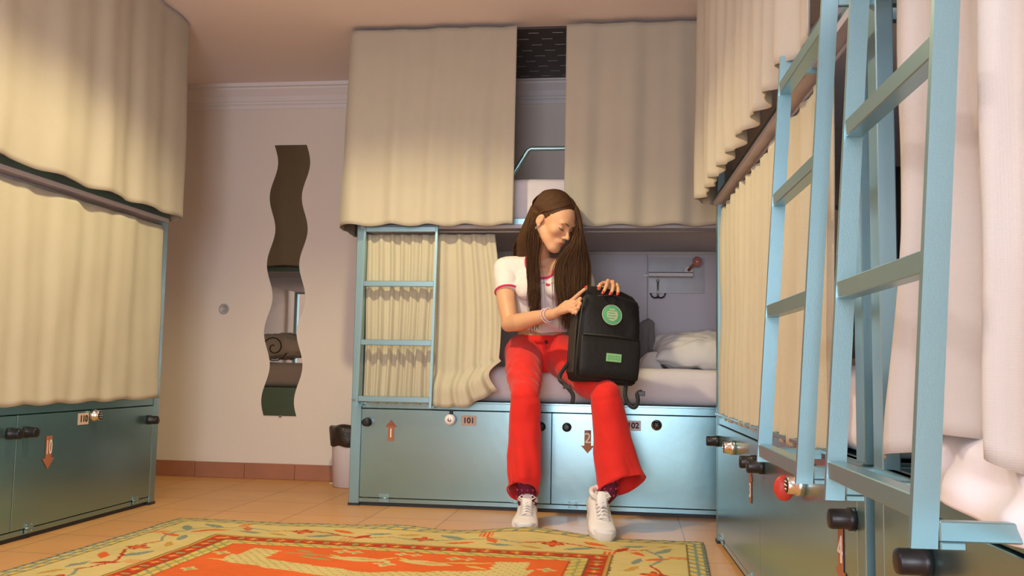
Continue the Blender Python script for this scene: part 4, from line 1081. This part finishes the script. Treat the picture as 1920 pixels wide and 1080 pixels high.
# ------------------------------------------------------------------ backpack
M['nylon'] = mat('black_nylon', (.012, .012, .013), .55, bump=(70, .8, 5), spec=.4)
M['nylon2'] = mat('charcoal_nylon', (.035, .032, .030), .6, bump=(60, .8, 5))
M['green'] = mat('green_patch', (.10, .42, .20), .6)
M['lime'] = mat('lime_label', (.28, .58, .25), .6)
M['patch_cream'] = mat('patch_cream', (.48, .52, .36), .7)
byaw = rad(20); bq = A(1128, 722, 3.93); bq.z = .598
pk = empty('backpack', bq, 0); pk.rotation_euler = (rad(-2), rad(4.5), byaw)
tag(pk, 'black backpack with a round green patch standing on her left thigh', 'backpack')
Wp, Dp, Hp = .285, .155, .41
def sup(a, b_, z, n=56, e=.42, tx=0, ty=0):
    return [(tx+a*(abs(cos(t))**e)*(1 if cos(t) > 0 else -1), ty+b_*(abs(sin(t))**e)*(1 if sin(t) > 0 else -1), z) for t in [2*pi*j/n for j in range(n)]]
pb = MB(); prof = [(0, .86, .80), (.008, .95, .95), (.03, 1, 1), (.10, 1.0, 1.04), (.20, 1.0, 1.0), (.28, .98, .92), (.33, .94, .82), (.372, .88, .68), (.396, .74, .50), (.406, .5, .3)]
rings = []
for i in range(len(prof)-1):
    for k in range(5):
        t = k/5; z, a, b_ = [prof[i][j]+(prof[i+1][j]-prof[i][j])*t for j in range(3)]
        rings.append(sup(Wp/2*a, Dp/2*b_, z))
rings.append(sup(Wp/2*prof[-1][1], Dp/2*prof[-1][2], prof[-1][0]))
pb.loft(rings); o = pb.build('pack_body', 'nylon')
for v in o.data.vertices:
    p = v.co; p.z -= .16*max(0, p.x+.02)*smoothstep(.2, .4, p.z)
    v.co = p+v.normal*(.006*nz(p.x*9, p.y*9, p.z*9)+.003*nz(p.x*25, p.y*25, p.z*25))
o.parent = pk; pbody = o
fp = MB(); rings = []
for z, a, b_ in ((.015, .84, .2), (.025, .90, .8), (.06, .92, 1), (.16, .92, .95), (.185, .90, .5), (.19, .88, .15)): rings.append(sup(Wp/2*a, .018*b_, z, ty=-Dp/2))
fp.loft(rings); o = fp.build('front_pocket', 'nylon'); o.parent = pk; fpo = o
z_ = MB().tube([(-Wp/2*.86, -Dp/2-.008, .192), (0, -Dp/2-.010, .196), (Wp/2*.86, -Dp/2-.008, .190)], .003, 6).build('zipper', 'nylon2'); z_.parent = pk
sp = MB(); 
for z0, z1 in ((.03, .33),):
    sp.box(-Wp/2-.004, -Dp/2+.030, z0, -Wp/2+.004, Dp/2-.028, z1, .004, X=Matrix())
    sp.tube([(-Wp/2+.004, -Dp/2+.006, .02), (-Wp/2+.002, -Dp/2+.002, .15), (-Wp/2+.010, -Dp/2+.006, .30), (-Wp/2+.028, -Dp/2+.018, .355)], .004, 8)
o = sp.build('side_panel', 'nylon2'); o.parent = pk
o = MB().tube([(-Wp/2-.006, -Dp/2+.035, .285), (-Wp/2-.008, -Dp/2+.032, .268)], .0035, 6).build('zip_pull', 'chrome'); o.parent = pk
o = MB().tube([(-Wp/2+.03, -Dp/2*.62, .352), (0, -Dp/2*.70, .372), (Wp/2-.03, -Dp/2*.62, .350), (Wp/2-.006, -.01, .335)], .0042, 8).build('top_zipper', 'nylon2'); o.parent = pk
# round patch
tilt = Matrix.Rotation(rad(-4), 4, 'X')
X = Matrix.Translation((-.004, -Dp/2*.97-.006, .283)) @ Matrix.Rotation(pi/2-rad(9), 4, 'X')
pt2 = MB().lathe([(.001, .004), (.040, .004), (.043, .003), (.043, 0)], X, n=40)
pt2.tube([X @ V((.0425*cos(a), .0425*sin(a), .003)) for a in [2*pi*k/40 for k in range(41)]], .0016, 6, mi=1, cap=False)
pt2.prism([(.026*cos(a)*(1.0 if cos(a) > 0 else .9), .028*sin(a)) for a in [2*pi*k/9 for k in range(9)]], .0048, X, 1)
for k in range(4): pt2.box(-.018, .016-.011*k, .0045, .018-.006*(k % 2), .020-.011*k, .0054, mi=2, X=X)
o = pt2.build('round_patch', ['green', 'patch_cream', 'green']); o.parent = pk
X = Matrix.Translation((.012, -Dp/2-.0205, .105)) @ Matrix.Rotation(pi/2, 4, 'X') @ Matrix.Rotation(rad(0), 4, 'Z')
lb = MB().box(-.033, -.017, 0, .033, .017, .0025, .001, X=X)
for k in range(5): lb.box(-.026+.011*k, -.010+.002*(k % 2), .0024, -.019+.011*k, .009, .0032, mi=1, X=X); lb.box(-.024+.011*k, -.005, .0031, -.021+.011*k, .004, .0036, mi=0, X=X)
o = lb.build('green_label', ['lime', 'green']); o.parent = pk
def strap(name, pts, w_, th, mt='nylon'):
    q = []
    P_ = [pts[0]]+pts+[pts[-1]]
    for i in range(1, len(P_)-2):
        for k in range(6):
            t = k/6; a, b_, c_, d_ = P_[i-1:i+3]
            q.append(.5*((2*b_)+(-a+c_)*t+(2*a-5*b_+4*c_-d_)*t*t+(-a+3*b_-3*c_+d_)*t**3))
    o = MB().tube(q+[pts[-1]], [(w_, th)]*(len(q)+1), 12, up=(0, 1, 0)).build(name, mt); return child2(o)
def child2(o):
    o.parent = pk; bpy.context.view_layer.update(); o.matrix_parent_inverse = (Matrix.Translation(pk.location) @ pk.rotation_euler.to_matrix().to_4x4()).inverted(); return o
strap('strap', [A(1175, 715, 3.90), A(1172, 740, 3.86), A(1179, 758, 3.855), A(1190, 764, 3.85), A(1196, 752, 3.855), A(1195, 738, 3.86), A(1204, 734, 3.865)], .0085, .003)
strap('strap', [A(1066, 680, 3.90), A(1052, 700, 3.88), A(1050, 712, 3.86), A(1062, 724, 3.845), A(1074, 740, 3.835), A(1073, 756, 3.83)], .0085, .003)
child2(MB().box(-.014, -.004, -.010, .014, .004, .010, .002, X=Matrix.Translation(A(1203, 738, 3.862))).build('strap_buckle', 'black'))
child2(MB().box(-.016, -.004, -.009, .016, .004, .009, .002, X=Matrix.Translation(A(1063, 725, 3.842))).build('strap_buckle', 'nylon2'))

# things of one kind share a group
for cat, g in (('curtain', 'cream curtains hanging from the bunk beds'), ('bunk bed', 'bunk beds round the room'), ('mattress', 'mattresses on the bunk berths'), ('pillow', 'pillows on the bottom berths')):
    for o in S.objects:
        if o.get('category') == cat: o['group'] = g
